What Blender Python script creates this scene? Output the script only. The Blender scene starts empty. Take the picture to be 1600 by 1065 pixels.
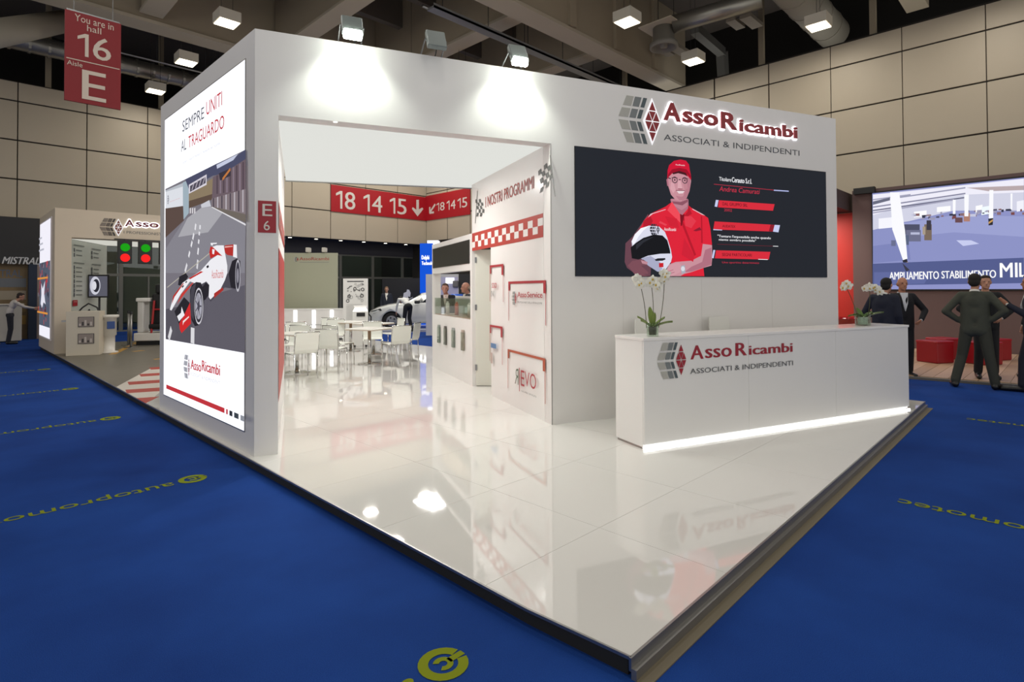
import bpy, bmesh, math, random
import numpy as np
from mathutils import Vector, Matrix
from mathutils.geometry import tessellate_polygon
random.seed(7)
SC = bpy.context.scene
COL = SC.collection
R = math.radians

# ---------------------------------------------------------------- camera
FPX = 889.5; PITCH = R(.89); ROLL = R(-.28); CYP = -95.2; CAMH = 1.62; YAW = R(44.8)
_cp, _sp, _cr, _sr = math.cos(PITCH), math.sin(PITCH), math.cos(ROLL), math.sin(ROLL)
RR = Matrix(((_cr, -_sr, 0), (_sr, _cr, 0), (0, 0, 1))) @ Matrix(((1, 0, 0), (0, _cp, _sp), (0, -_sp, _cp)))
FW = Vector((math.cos(YAW), math.sin(YAW), 0)); RT = Vector((math.sin(YAW), -math.cos(YAW), 0)); UP = Vector((0, 0, 1))
CAM = Vector((0, 0, CAMH))
def w2(v): return RT * v[0] - UP * v[1] + FW * v[2]
cam_d = bpy.data.cameras.new('camera'); cam = bpy.data.objects.new('camera', cam_d); COL.objects.link(cam)
_x = w2(RR.transposed() @ Vector((1, 0, 0))); _y = -w2(RR.transposed() @ Vector((0, 1, 0))); _z = -w2(RR.transposed() @ Vector((0, 0, 1)))
cam.matrix_world = Matrix(((_x[0], _y[0], _z[0], 0), (_x[1], _y[1], _z[1], 0), (_x[2], _y[2], _z[2], CAMH), (0, 0, 0, 1)))
cam_d.sensor_width = 36; cam_d.lens = 36 * FPX / 1600; cam_d.shift_y = CYP / 1600; cam_d.clip_end = 200
SC.camera = cam
SC.view_settings.view_transform = 'Standard'; SC.view_settings.look = 'None'
SC.view_settings.gamma = 1; SC.view_settings.use_curve_mapping = False; SC.view_settings.exposure = 0.0

# ---------------------------------------------------------------- world and hall light
wd = bpy.data.worlds.new('World'); SC.world = wd; wd.use_nodes = True
wd.node_tree.nodes['Background'].inputs[0].default_value = (1.0, .97, .92, 1)
wd.node_tree.nodes['Background'].inputs[1].default_value = .88
def area(name, loc, size, power, color=(1, 1, 1), rot=(0, 0, 0), sy=None, spread=None):
    l = bpy.data.lights.new(name, 'AREA'); l.energy = power; l.color = color; l.size = size
    if sy: l.shape = 'RECTANGLE'; l.size_y = sy
    if spread: l.spread = spread
    o = bpy.data.objects.new(name, l); COL.objects.link(o); o.location = loc; o.rotation_euler = rot; return o
LAMPS = [(13.27, 8.67), (17.1, 8.69), (17.3, 5.04), (5.5, 16.4), (5.54, 20.18), (5.55, 23.9), (11.8, 16.5), (12.5, 14.75),
         (9.4, 8.7), (5.5, 12.5), (9.4, 5.0), (5.5, 8.7), (5.5, 5.0), (13.3, 5.0), (9.4, 1.3), (13.3, 1.3), (5.5, 1.3), (1.6, 5.0), (1.6, 1.3), (1.6, 8.7),
         (1.6, 12.5), (17.2, 1.3), (13.3, -2.4), (-2.2, 8.7), (-2.2, 16.2), (5.5, -2.4), (-2.2, 1.3), (1.6, -2.4), (13.3, 20.0), (16.6, 16.4), (9.4, 23.4), (16.6, 22.6), (16.8, 12.5)]  # the last entries are unseen lights added to brighten the far wall panels
LAMP_POWER = 40
for k, (x, y) in enumerate(LAMPS):
    area('hall_light', (x, y, 8.86), .5, LAMP_POWER, (1.0, .95, .87))

area('car_fill', (13.2, 17.2, 6.5), 1.2, 160, (1, .98, .95))  # unseen fill light added to brighten the white car
for q_ in ((17.2, 23.2), (14.2, 23.4), (11.6, 23.2)): area('hall_light', (q_[0], q_[1], 8.86), .5, 75, (1, .95, .87))  # further lights added to lift the panels near the wall corner
# ---------------------------------------------------------------- helpers
def lin(h):
    h = h.lstrip('#'); c = [int(h[i:i + 2], 16) / 255 for i in (0, 2, 4)]
    return tuple(x / 12.92 if x <= .04045 else ((x + .055) / 1.055) ** 2.4 for x in c)
MC = {}
def mat(hexc, rough=.5, metal=0, emit=0, noise=0, scale=30, bump=0, glass=0, spec=None, coat=0, tint=None):
    key = (hexc, rough, metal, emit, noise, scale, bump, glass, spec, coat)
    if key in MC: return MC[key]
    m = bpy.data.materials.new('m_' + hexc.strip('#')); m.use_nodes = True; nt = m.node_tree; b = nt.nodes['Principled BSDF']
    c = (*lin(hexc), 1)
    b.inputs['Base Color'].default_value = c; b.inputs['Roughness'].default_value = rough; b.inputs['Metallic'].default_value = metal
    if spec is not None: b.inputs['Specular IOR Level'].default_value = spec
    if coat: b.inputs['Coat Weight'].default_value = coat; b.inputs['Coat Roughness'].default_value = .04
    if glass:
        b.inputs['Transmission Weight'].default_value = glass; b.inputs['IOR'].default_value = 1.3
    if emit:
        b.inputs['Base Color'].default_value = (0.004, 0.004, 0.004, 1); b.inputs['Roughness'].default_value = .8; b.inputs['Specular IOR Level'].default_value = .08
        b.inputs['Emission Color'].default_value = c; b.inputs['Emission Strength'].default_value = emit
    if noise:
        tc = nt.nodes.new('ShaderNodeTexCoord'); n = nt.nodes.new('ShaderNodeTexNoise'); n.inputs['Scale'].default_value = scale; n.inputs['Detail'].default_value = 4
        mx = nt.nodes.new('ShaderNodeMix'); mx.data_type = 'RGBA'
        nt.links.new(tc.outputs['Object'], n.inputs['Vector']); nt.links.new(n.outputs['Fac'], mx.inputs[0])
        mx.inputs[6].default_value = tuple(v * (1 - noise) for v in c[:3]) + (1,); mx.inputs[7].default_value = tuple(min(1, v * (1 + noise)) for v in c[:3]) + (1,)
        nt.links.new(mx.outputs[2], b.inputs['Base Color'])
        if bump:
            bp_ = nt.nodes.new('ShaderNodeBump'); bp_.inputs['Strength'].default_value = bump; bp_.inputs['Distance'].default_value = .01
            nt.links.new(n.outputs['Fac'], bp_.inputs['Height']); nt.links.new(bp_.outputs[0], b.inputs['Normal'])
    MC[key] = m; return m
def clear_glass(h='eef4f0', gl=.12):
    k = ('clear', h, gl)
    if k in MC: return MC[k]
    m = bpy.data.materials.new('clear_glass'); m.use_nodes = True; nt = m.node_tree; nt.nodes.clear()
    o = nt.nodes.new('ShaderNodeOutputMaterial'); t = nt.nodes.new('ShaderNodeBsdfTransparent'); g = nt.nodes.new('ShaderNodeBsdfGlossy'); mx = nt.nodes.new('ShaderNodeMixShader'); f = nt.nodes.new('ShaderNodeLayerWeight')
    t.inputs[0].default_value = (*lin(h), 1); g.inputs['Roughness'].default_value = .02; f.inputs[0].default_value = gl
    pw = nt.nodes.new('ShaderNodeMath'); pw.operation = 'POWER'; pw.inputs[1].default_value = 3; ml_ = nt.nodes.new('ShaderNodeMath'); ml_.operation = 'MULTIPLY_ADD'; ml_.inputs[1].default_value = .5; ml_.inputs[2].default_value = gl * .4; f.inputs[0].default_value = .5
    nt.links.new(f.outputs['Facing'], pw.inputs[0]); nt.links.new(pw.outputs[0], ml_.inputs[0]); nt.links.new(ml_.outputs[0], mx.inputs[0]); nt.links.new(t.outputs[0], mx.inputs[1]); nt.links.new(g.outputs[0], mx.inputs[2]); nt.links.new(mx.outputs[0], o.inputs[0]); MC[k] = m; return m
def E(h, s=1.0): return mat(h, emit=s)
def tag(o, label=None, cat=None, group=None, kind=None):
    if label: o['label'] = label
    if cat: o['category'] = cat
    if group: o['group'] = group
    if kind: o['kind'] = kind
    return o
def root(name, loc, ang=0, label=None, cat=None, group=None, kind=None, parent=None):
    o = bpy.data.objects.new(name, None); COL.objects.link(o); o.location = loc; o.rotation_euler = (0, 0, R(ang))
    o.empty_display_size = .1
    if parent: o.parent = parent
    return tag(o, label, cat, group, kind)
def mk(name, me, m, parent=None, smooth=False):
    o = bpy.data.objects.new(name, me); COL.objects.link(o)
    if m is not None:
        for q in (m if isinstance(m, (list, tuple)) else [m]): me.materials.append(q)
    if parent: o.parent = parent
    if smooth: me.polygons.foreach_set('use_smooth', [True] * len(me.polygons))
    return o
class MB:
    def __init__(s): s.v = []; s.f = []
    def add(s, vs, fs):
        n = len(s.v); s.v += [tuple(v) for v in vs]; s.f += [tuple(n + i for i in f) for f in fs]; return s
    def box(s, x0, x1, y0, y1, z0, z1, ang=0, piv=(0, 0)):
        vs = [(x, y, z) for z in (z0, z1) for y in (y0, y1) for x in (x0, x1)]
        if ang:
            c, sn = math.cos(R(ang)), math.sin(R(ang)); vs = [(piv[0] + (x - piv[0]) * c - (y - piv[1]) * sn, piv[1] + (x - piv[0]) * sn + (y - piv[1]) * c, z) for x, y, z in vs]
        return s.add(vs, [(0, 2, 3, 1), (4, 5, 7, 6), (0, 1, 5, 4), (2, 6, 7, 3), (0, 4, 6, 2), (1, 3, 7, 5)])
    def rbox(s, x0, x1, y0, y1, z0, z1, b=.01):
        # box with chamfered edges
        bm = bmesh.new(); bmesh.ops.create_cube(bm, size=1)
        for v in bm.verts: v.co = Vector(((x0 + x1) / 2 + v.co.x * (x1 - x0), (y0 + y1) / 2 + v.co.y * (y1 - y0), (z0 + z1) / 2 + v.co.z * (z1 - z0)))
        bmesh.ops.bevel(bm, geom=bm.edges[:], offset=b, segments=2, profile=.5, affect='EDGES')
        bm.verts.ensure_lookup_table(); bm.verts.index_update()
        s.add([v.co[:] for v in bm.verts], [[v.index for v in f.verts] for f in bm.faces]); bm.free(); return s
    def prism(s, pts, z0, z1):
        n = len(pts); a = sum(pts[i][0] * pts[(i + 1) % n][1] - pts[(i + 1) % n][0] * pts[i][1] for i in range(n))
        if a < 0: pts = pts[::-1]
        return s.add([(x, y, z0) for x, y in pts] + [(x, y, z1) for x, y in pts],
                     [tuple(range(n))[::-1], tuple(range(n, 2 * n))] + [(i, (i + 1) % n, n + (i + 1) % n, n + i) for i in range(n)])
    def tube(s, p, q, r1, r2=None, n=12, caps=True):
        p = Vector(p); q = Vector(q); r2 = r1 if r2 is None else r2; d = (q - p).normalized()
        a = d.orthogonal().normalized(); b = d.cross(a)
        vs = []
        for c, r in ((p, r1), (q, r2)):
            for i in range(n):
                t = 2 * math.pi * i / n; vs.append(c + a * r * math.cos(t) + b * r * math.sin(t))
        fs = [(i, (i + 1) % n, n + (i + 1) % n, n + i) for i in range(n)]
        if caps: fs += [tuple(range(n))[::-1], tuple(range(n, 2 * n))]
        return s.add(vs, fs)
    def path(s, pts, r, n=8):
        for a, b in zip(pts, pts[1:]): s.tube(a, b, r, n=n)
        for c in pts[1:-1]: s.ball(c, (r, r, r), 6, 8)
        return s
    def ball(s, c, r, nu=8, nv=12, M=None):
        vs = []; fs = []
        for i in range(nu + 1):
            ph = math.pi * i / nu
            for j in range(nv):
                th = 2 * math.pi * j / nv; v = Vector((r[0] * math.sin(ph) * math.cos(th), r[1] * math.sin(ph) * math.sin(th), r[2] * math.cos(ph)))
                if M: v = M @ v
                vs.append(v + Vector(c))
        for i in range(nu):
            for j in range(nv):
                a, b, c2, d = i * nv + j, i * nv + (j + 1) % nv, (i + 1) * nv + (j + 1) % nv, (i + 1) * nv + j
                if i == 0: fs.append((a, c2, d)[::-1])
                elif i == nu - 1: fs.append((a, b, d)[::-1])
                else: fs.append((a, b, c2, d)[::-1])
        return s.add(vs, fs)
    def lathe(s, prof, c=(0, 0), n=24):
        vs = [(c[0] + r * math.cos(2 * math.pi * j / n), c[1] + r * math.sin(2 * math.pi * j / n), z) for r, z in prof for j in range(n)]
        fs = [(i * n + j, i * n + (j + 1) % n, (i + 1) * n + (j + 1) % n, (i + 1) * n + j) for i in range(len(prof) - 1) for j in range(n)]
        fs += [tuple(range(n))[::-1], tuple((len(prof) - 1) * n + j for j in range(n))]
        return s.add(vs, fs)
    def mesh(s, name):
        me = bpy.data.meshes.new(name); me.from_pydata(s.v, [], s.f); me.update(); return me
    def build(s, name, m, parent=None, smooth=False, rel=None):
        if rel is not None: s.v = [(x - rel[0], y - rel[1], z - rel[2]) for x, y, z in s.v]
        return mk(name, s.mesh(name), m, parent, smooth)
def copytree(o, parent=None):
    c = o.copy(); COL.objects.link(c)
    if parent: c.parent = parent
    for ch in list(o.children): copytree(ch, c)
    return c

# rays through the photograph meet real planes (used to lay print out on its board)
def ray(px, py):
    return w2(RR.transposed() @ Vector(((px - 800) / FPX, (py - 532.5 - CYP) / FPX, 1)))
def on_z(px, py, z=0):
    r = ray(px, py); return CAM + r * ((z - CAMH) / r.z)
def on_board(px, py, o, ang, y=0):
    u = Vector((math.cos(R(ang)), math.sin(R(ang)), 0)); n = Vector((-u.y, u.x, 0)); o = Vector(o)
    r = ray(px, py); t = ((o - CAM).dot(n) + y) / r.dot(n); p = CAM + r * t - o
    return (p.dot(u), p.z)

# ---------------------------------------------------------------- lettering
TG = {}
def glyphs(body, bold=0):
    k = (body, bold)
    if k in TG: return TG[k]
    cu = bpy.data.curves.new('t', 'FONT'); cu.body = body; cu.size = 1; cu.offset = bold; cu.resolution_u = 3
    ob = bpy.data.objects.new('t', cu); COL.objects.link(ob); bpy.context.view_layer.update()
    me = bpy.data.meshes.new_from_object(ob.evaluated_get(bpy.context.evaluated_depsgraph_get()))
    vs = [(v.co.x, v.co.y) for v in me.vertices]; fs = [tuple(p.vertices) for p in me.polygons]
    bpy.data.objects.remove(ob); bpy.data.curves.remove(cu); bpy.data.meshes.remove(me)
    x0 = min(v[0] for v in vs); x1 = max(v[0] for v in vs); y0 = min(v[1] for v in vs); y1 = max(v[1] for v in vs)
    vs = [((x - x0) / (x1 - x0), (y - y0) / (y1 - y0)) for x, y in vs]
    TG[k] = (vs, fs, (x1 - x0) / (y1 - y0)); return TG[k]
def letters3d(body, box, bold, depth, y, m, parent, halo=None, name='letter'):
    """solid letters standing on the board's front, one object per letter"""
    vs, fs, asp = glyphs(body, bold); u0, v0, u1, v1 = box
    adj = list(range(len(vs)))
    def find(i):
        while adj[i] != i: adj[i] = adj[adj[i]]; i = adj[i]
        return i
    for f in fs:
        for i in f[1:]: adj[find(i)] = find(f[0])
    # weld coincident points
    seen = {}
    for i, v in enumerate(vs):
        k = (round(v[0], 5), round(v[1], 5))
        if k in seen: adj[find(i)] = find(seen[k])
        else: seen[k] = i
    isl = {}
    for f in fs: isl.setdefault(find(f[0]), []).append(f)
    grp = []
    for g in isl.values():
        xs = [vs[i][0] for f in g for i in f]; a, b = min(xs), max(xs)
        for h in grp:
            if min(b, h[1]) - max(a, h[0]) > .5 * min(b - a, h[1] - h[0]): h[2] += g; h[0] = min(a, h[0]); h[1] = max(b, h[1]); break
        else: grp.append([a, b, list(g)])
    for a, b, g in sorted(grp):
        bm = bmesh.new(); mp = {}
        for f in g:
            q = []
            for i in f:
                k = (round(vs[i][0], 5), round(vs[i][1], 5))
                if k not in mp: mp[k] = bm.verts.new((u0 + vs[i][0] * (u1 - u0), y, v0 + vs[i][1] * (v1 - v0)))
                if mp[k] not in q: q.append(mp[k])
            if len(q) > 2:
                try: bm.faces.new(q)
                except ValueError: pass
        ex = bmesh.ops.extrude_face_region(bm, geom=bm.faces[:])
        for v in ex['geom']:
            if isinstance(v, bmesh.types.BMVert): v.co.y -= depth
        bmesh.ops.recalc_face_normals(bm, faces=bm.faces[:])
        me = bpy.data.meshes.new(name); bm.to_mesh(me); bm.free(); mk(name, me, m, parent)
class Print:
    """flat print on a board: coloured shapes a hair in front of its face (local y = 0, front is -y)"""
    def __init__(s, board, y=-.003, step=.0006):
        s.b = board; s.y = y; s.step = step; s.v = []; s.f = []; s.mi = []; s.m = []
        s.o = tuple(board.location); s.ang = math.degrees(board.rotation_euler.z)
    def px(s, *q): return [on_board(x, y, s.o, s.ang, s.y) for x, y in q]
    def _m(s, m):
        if m not in s.m: s.m.append(m)
        return s.m.index(m)
    def uv(s, pts, m):
        n = len(s.v); k = s._m(m); s.v += [(u, s.y, v) for u, v in pts]
        for t in tessellate_polygon([[Vector((u, v, 0)) for u, v in pts]]):
            s.f.append(tuple(n + i for i in t)); s.mi.append(k)
        s.y -= s.step; return s
    def poly(s, pts, m): return s.uv(s.px(*pts), m)
    def rect(s, u0, v0, u1, v1, m): return s.uv([(u0, v0), (u1, v0), (u1, v1), (u0, v1)], m)
    def text(s, body, box, m, bold=0, shear=0, flip=False):
        vs, fs, asp = glyphs(body, 0); u0, v0, u1, v1 = box; k = s._m(m); h = v1 - v0
        for dx in ((0,) if bold < .004 else (-1, 0, 1)):   # bold: the same glyphs struck again a touch to either side
            n = len(s.v); e = dx * bold * h * .9; s.y -= .0002
            for x, y in vs:
                if flip: x = 1 - x
                s.v.append((u0 + x * (u1 - u0) + shear * y * h + e, s.y, v0 + y * h))
            for f in fs: s.f.append(tuple(n + i for i in f)); s.mi.append(k)
        s.y -= s.step; return s
    def num(s, body, box, m, wt=.13):
        """digits with a flagged 1, spread over the box"""
        u0, v0, u1, v1 = box; h = v1 - v0; ws = [.34 if c == '1' else .56 for c in body]; g = .14; tot = sum(ws) + g * (len(ws) - 1); k = (u1 - u0) / tot; u = u0; y0 = s.y
        for c, w in zip(body, ws):
            s.y = y0; t = wt * h; w *= k
            if c == '1':
                s.rect(u + w - t, v0, u + w, v1, m); s.uv([(u, v1 - .16 * h), (u + w - t, v1), (u + w - t, v1 - .17 * h), (u, v1 - .3 * h)], m)
            else: s.text(c, (u, v0, u + w, v1), m, .012)
            u += w + g * k
        return s
    def npx(s, body, lb, rt_, m):
        a, b = s.px(lb, rt_); return s.num(body, (a[0], a[1], b[0], b[1]), m)
    def tpx(s, body, lb, rt_, m, bold=0, shear=0, flip=False):
        """text between the photo's left-bottom and right-top corners of its line"""
        a, b = s.px(lb, rt_); return s.text(body, (a[0], a[1], b[0], b[1]), m, bold, shear, flip)
    def disc(s, c, r, m, ry=None, n=24, rot=0):
        ry = ry or r; return s.uv([(c[0] + r * math.cos(2 * math.pi * i / n), c[1] + ry * math.sin(2 * math.pi * i / n)) for i in range(n)], m)
    def ring(s, c, r0, r1, m, a0=0, a1=360, n=28, ky=1):
        pts = [(c[0] + r1 * math.cos(R(a0 + (a1 - a0) * i / n)), c[1] + ky * r1 * math.sin(R(a0 + (a1 - a0) * i / n))) for i in range(n + 1)]
        pts += [(c[0] + r0 * math.cos(R(a0 + (a1 - a0) * i / n)), c[1] + ky * r0 * math.sin(R(a0 + (a1 - a0) * i / n))) for i in range(n, -1, -1)]
        for i in range(n): 
            q = [pts[i], pts[i + 1], pts[2 * n - i], pts[2 * n + 1 - i]]; k = len(s.v); s.v += [(u, s.y, v) for u, v in q]; s.f.append((k, k + 1, k + 2, k + 3)); s.mi.append(s._m(m))
        s.y -= s.step; return s
    def line(s, a, b, w, m):
        d = Vector((b[0] - a[0], b[1] - a[1])).normalized(); n = Vector((-d.y, d.x)) * w / 2
        return s.uv([(a[0] + n.x, a[1] + n.y), (b[0] + n.x, b[1] + n.y), (b[0] - n.x, b[1] - n.y), (a[0] - n.x, a[1] - n.y)], m)
    def done(s, name='print', parent=None):
        me = bpy.data.meshes.new(name); me.from_pydata(s.v, [], s.f); 
        o = mk(name, me, s.m, parent or s.b); me.polygons.foreach_set('material_index', s.mi); me.update(); return o
# the hexagonal emblem: three columns of grey slats and a diamond of eight triangles
def emblem_shapes():
    out = []; X = 350; H = 155
    c0 = [(12, 98), (102, 160), (165, 203)]; c1 = [(85, 150), (155, 215), (225, 262)]
    for k in range(3):
        for a, b in ((.07, .46), (.57, .99)):
            for sg in (1, -1):
                f = lambda e, t: (c0[k][e] + (c1[k][e] - c0[k][e]) * t + (3 if e == 0 else -3)) / X
                out.append(('grey%d' % k, [(f(0, a), sg * a * H / X), (f(1, a), sg * a * H / X), (f(1, b), sg * b * H / X), (f(0, b), sg * b * H / X)]))
    cx = 297 / X; w = 65 / X; h = 140 / X
    for sg in (1, -1):
        for t in ([(-.5, .5), (.5, .5), (0, 1)], [(-.5, .5), (0, 0), (.5, .5)], [(-1, 0), (0, 0), (-.5, .5)], [(0, 0), (1, 0), (.5, .5)]):
            g = [sum(p[0] for p in t) / 3, sum(p[1] for p in t) / 3]
            out.append(('red', [(cx + w * (g[0] + (p[0] - g[0]) * .84), sg * h * (g[1] + (p[1] - g[1]) * .84)) for p in t]))
    return out, (cx, w, h)
EMB, EMBD = emblem_shapes()
def emblem_print(P, u, v, size, cols, ky=1):
    y0 = P.y
    for k, pts in EMB: P.y = y0; P.uv([(u + x * size, v + y * size * ky) for x, y in pts], cols[k])
GREYS = {'grey0': mat('adaca4', .5), 'grey1': mat('757b7c', .5), 'grey2': mat('4a575c', .5), 'red': mat('a81c2c', .45)}
RED = mat('b01c28', .45); DRED = mat('8e1a26', .4); INK = mat('53565a', .6)
WHITE = mat('e3e1de', .45, noise=.02, scale=3); WHITEG = mat('e8e7e4', .25, noise=.015, scale=2)
BLACK = mat('141416', .5); DARK = mat('2a2a2c', .6); CHROME = mat('c9c9c6', .18, metal=1); ALU = mat('a6a5a2', .35, metal=1)
STEEL = mat('8d8f90', .4, metal=1)
def struct(o): o['kind'] = 'structure'; return o
# ================================================================ the hall
T = .085
Y0, X0 = 25.6, 19.03
def carpet_mat():
    m = bpy.data.materials.new('blue_carpet'); m.use_nodes = True; nt = m.node_tree; b = nt.nodes['Principled BSDF']
    tc = nt.nodes.new('ShaderNodeTexCoord'); n = nt.nodes.new('ShaderNodeTexNoise'); n.inputs['Scale'].default_value = 260; n.inputs['Detail'].default_value = 3
    n2 = nt.nodes.new('ShaderNodeTexNoise'); n2.inputs['Scale'].default_value = 1.1; n2.inputs['Detail'].default_value = 6
    ad = nt.nodes.new('ShaderNodeMath'); ad.operation = 'ADD'; mu = nt.nodes.new('ShaderNodeMath'); mu.operation = 'MULTIPLY'; mu.inputs[1].default_value = .5
    nt.links.new(tc.outputs['Object'], n.inputs['Vector']); nt.links.new(tc.outputs['Object'], n2.inputs['Vector'])
    nt.links.new(n.outputs['Fac'], ad.inputs[0]); nt.links.new(n2.outputs['Fac'], ad.inputs[1]); nt.links.new(ad.outputs[0], mu.inputs[0])
    cr = nt.nodes.new('ShaderNodeValToRGB'); cr.color_ramp.elements[0].position = .36; cr.color_ramp.elements[1].position = .64
    cr.color_ramp.elements[0].color = (*lin('153374'), 1); cr.color_ramp.elements[1].color = (*lin('1f4692'), 1)
    nt.links.new(mu.outputs[0], cr.inputs[0]); nt.links.new(cr.outputs[0], b.inputs['Base Color'])
    b.inputs['Roughness'].default_value = .95; b.inputs['Specular IOR Level'].default_value = .1
    bp_ = nt.nodes.new('ShaderNodeBump'); bp_.inputs['Strength'].default_value = .25; bp_.inputs['Distance'].default_value = .004
    nt.links.new(n.outputs['Fac'], bp_.inputs['Height']); nt.links.new(bp_.outputs[0], b.inputs['Normal']); return m
fl = MB().box(-14, X0 + .6, -12, 31, -.1, 0).build('floor', carpet_mat()); struct(fl); fl['label'] = 'blue carpet of the exhibition hall aisles'
# yellow lettering woven into the carpet, read from the far side
YEL = mat('7f8a1e', .9, spec=.1)
def carpet_text(x, y, ang, start=0, name='lettering'):
    """ang: reading direction; (x, y) centre of the round emblem"""
    vs, fs, asp = glyphs('autopromotec', .004); V = []; F = []
    c, s = math.cos(R(ang)), math.sin(R(ang))
    def put(u, v): V.append((x + u * c - v * s, y + u * s + v * c, .0025))
    for a, b in vs: put(.15 + a * 1.36, -.075 + b * .15)
    F += [tuple(f) for f in fs]
    def ringseg(r0, r1, a0, a1, n=22):
        k = len(V)
        for i in range(n + 1):
            t = R(a0 + (a1 - a0) * i / n); put(r0 * math.cos(t), r0 * math.sin(t)); put(r1 * math.cos(t), r1 * math.sin(t))
        for i in range(n): F.append((k + 2 * i, k + 2 * i + 1, k + 2 * i + 3, k + 2 * i + 2))
    ringseg(.065, .11, -165, 165)
    ringseg(.018, .045, 40, 320, 14)      # jaw of the spanner
    k = len(V)
    for u, v in ((-.11, -.016), (-.03, -.016), (-.03, .016), (-.11, .016)): put(u, v)
    F.append((k, k + 1, k + 2, k + 3))
    me = bpy.data.meshes.new(name); me.from_pydata(V, [], F); mk(name, me, YEL, fl)
for y in (1.97, 5.42, 8.74, 11.85, 15.2): carpet_text(1.55, y, 180)
for x in (5.16, 8.92, 12.6): carpet_text(x, -.52, 90)

PANEL = mat('b9ad98', .55, noise=.035, scale=1.3)
back = mat('2b2620', .8)
# left wall of the hall: cladding panels over a recessed glazed front
wl = struct(MB().box(-14, X0, Y0 + .06, Y0 + .3, 4.08, 8.80).build('wall_left', back))
def panel_mesh(w, h, d=.045):
    return MB().rbox(-w / 2, w / 2, -d, 0, -h / 2, h / 2, .008).mesh('panel')
rowsL = [(8.125, 8.77), (6.785, 8.10), (5.455, 6.76), (4.08, 5.43)]
cols = [13.35 + 1.915 * k for k in range(-7, 4)]
for z0, z1 in rowsL:
    me = panel_mesh(1.885, z1 - z0 - .022); me.materials.append(PANEL)
    for x in cols[:-1]:
        if x + 1.9 > X0 + .2: continue
        o = bpy.data.objects.new('panel', me); COL.objects.link(o); o.location = (x + .9575, Y0 + .06, (z0 + z1) / 2); o.parent = wl
wr = struct(MB().box(X0 + .06, X0 + .3, -12, 30.2, 0, 8.98).build('wall_right', back))
rowsR = [(8.26, 8.93), (6.93, 8.24), (5.60, 6.91), (4.27, 5.58), (2.94, 4.25)]
yl = [7.05 + 1.855 * k for k in range(0, 11)]; yl = [7.05 - 1.82 * k for k in range(9, 0, -1)] + yl
for z0, z1 in rowsR:
    zlow = z0 < 4
    me = panel_mesh(1.80, z1 - z0 - .022); me.materials.append(PANEL)
    for y, y2 in zip(yl, yl[1:]):
        if zlow and y > 14: continue
        o = bpy.data.objects.new('panel', me); COL.objects.link(o); o.location = (X0 + .06, (y + y2) / 2, (z0 + z1) / 2); o.rotation_euler = (0, 0, R(-90)); o.parent = wr
# red direction band across both walls
def sign_red(): return mat('a8101e', .45)
bd = root('direction_band', (cols[7], Y0, 0), 0, 'long red band with large white 18 14 15 and down arrow, left hall wall', 'sign')
MB().box(0, X0 - cols[7] - .01, -.03, .0, 5.42, 6.72).build('band', sign_red(), bd)
P = Print(bd, -.033); OFFW = mat('d5cfc6', .5)
for tx, a, b in (('18', (525, 325), (555, 301)), ('14', (568, 329.5), (597, 306.5)), ('15', (609, 333), (635, 311.5))): P.npx(tx, a, b, OFFW)
P.poly([(650.5, 312), (654.5, 312), (654.5, 327), (660, 324), (661.5, 326.5), (652.5, 338), (643.5, 326), (645, 323.5), (650.5, 327.5)], OFFW); P.done('lettering')
bd2 = root('direction_band', (X0, Y0, 0), -90, 'shorter red band with slanted arrow and 18 14 15, right hall wall', 'sign')
MB().box(.01, 3.75, -.03, 0, 5.42, 6.78).build('band', sign_red(), bd2)
P = Print(bd2, -.033)
for tx, a, b in (('18', (682, 330), (694.5, 315)), ('14', (698, 328), (711.5, 311.5)), ('15', (715, 325.5), (730, 307.5))): P.npx(tx, a, b, OFFW)
P.line(*P.px((680, 319), (672, 331)), .12, OFFW); P.line(*P.px((671.5, 333), (671.5, 323)), .11, OFFW); P.line(*P.px((671, 332.5), (678, 331.5)), .11, OFFW); P.done('lettering')

# dark recess with glazed doors under the left wall
rc = struct(MB().box(-14, X0 + .05, 26.9, 27.05, 3.45, 4.3).build('trim_1', mat('35343a', .7)))
so = struct(MB().box(-14, X0 + .05, Y0 + .3, 26.9, 4.09, 4.16).build('trim_2', mat('3a393c', .7)))
for k in range(14):
    x = 1.2 + k * 1.3
    MB().tube((x, 26.2, 4.086), (x, 26.2, 4.075), .08).build('downlight', E('fff4d8', 6), so)
bw = struct(MB().box(-14, X0 + .3, 30.2, 30.4, 0, 5).build('wall_back', mat('6a6a58', .8, noise=.3, scale=.6)))
FR = mat('77776f', .45, metal=.3); GL = clear_glass('c9d4d2', .25)
n = 1
for x in np.arange(-.6, X0 - .2, 1.9):
    w = struct(root('window_%d' % n, (float(x), 27.0, 0))); n += 1
    for q_ in ((0, .07, -.05, .05, 0, 3.45), (1.83, 1.9, -.05, .05, 0, 3.45), (.92, .98, -.04, .04, .06, 2.2), (.07, 1.83, -.05, .05, 2.2, 2.3), (.07, 1.83, -.05, .05, 0, .06), (.07, 1.83, -.05, .05, 3.38, 3.45)): MB().box(*q_).build('frame_bar', FR, w)
    for (a, c, z0, z1) in ((.07, .92, .06, 2.2), (.98, 1.83, .06, 2.2), (.07, 1.83, 2.3, 3.38)):
        MB().box(a, c, -.006, .006, z0, z1).build('pane', GL, w)
for x in (2, 6, 10, 14, 17.5): area('lobby_fill', (x, 28.3, 4.6), 2.0, 22, (.95, .97, 1))  # unseen fill lights added to brighten the lobby behind the glass
wt_ = mat('a9aea8', .7)
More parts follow.
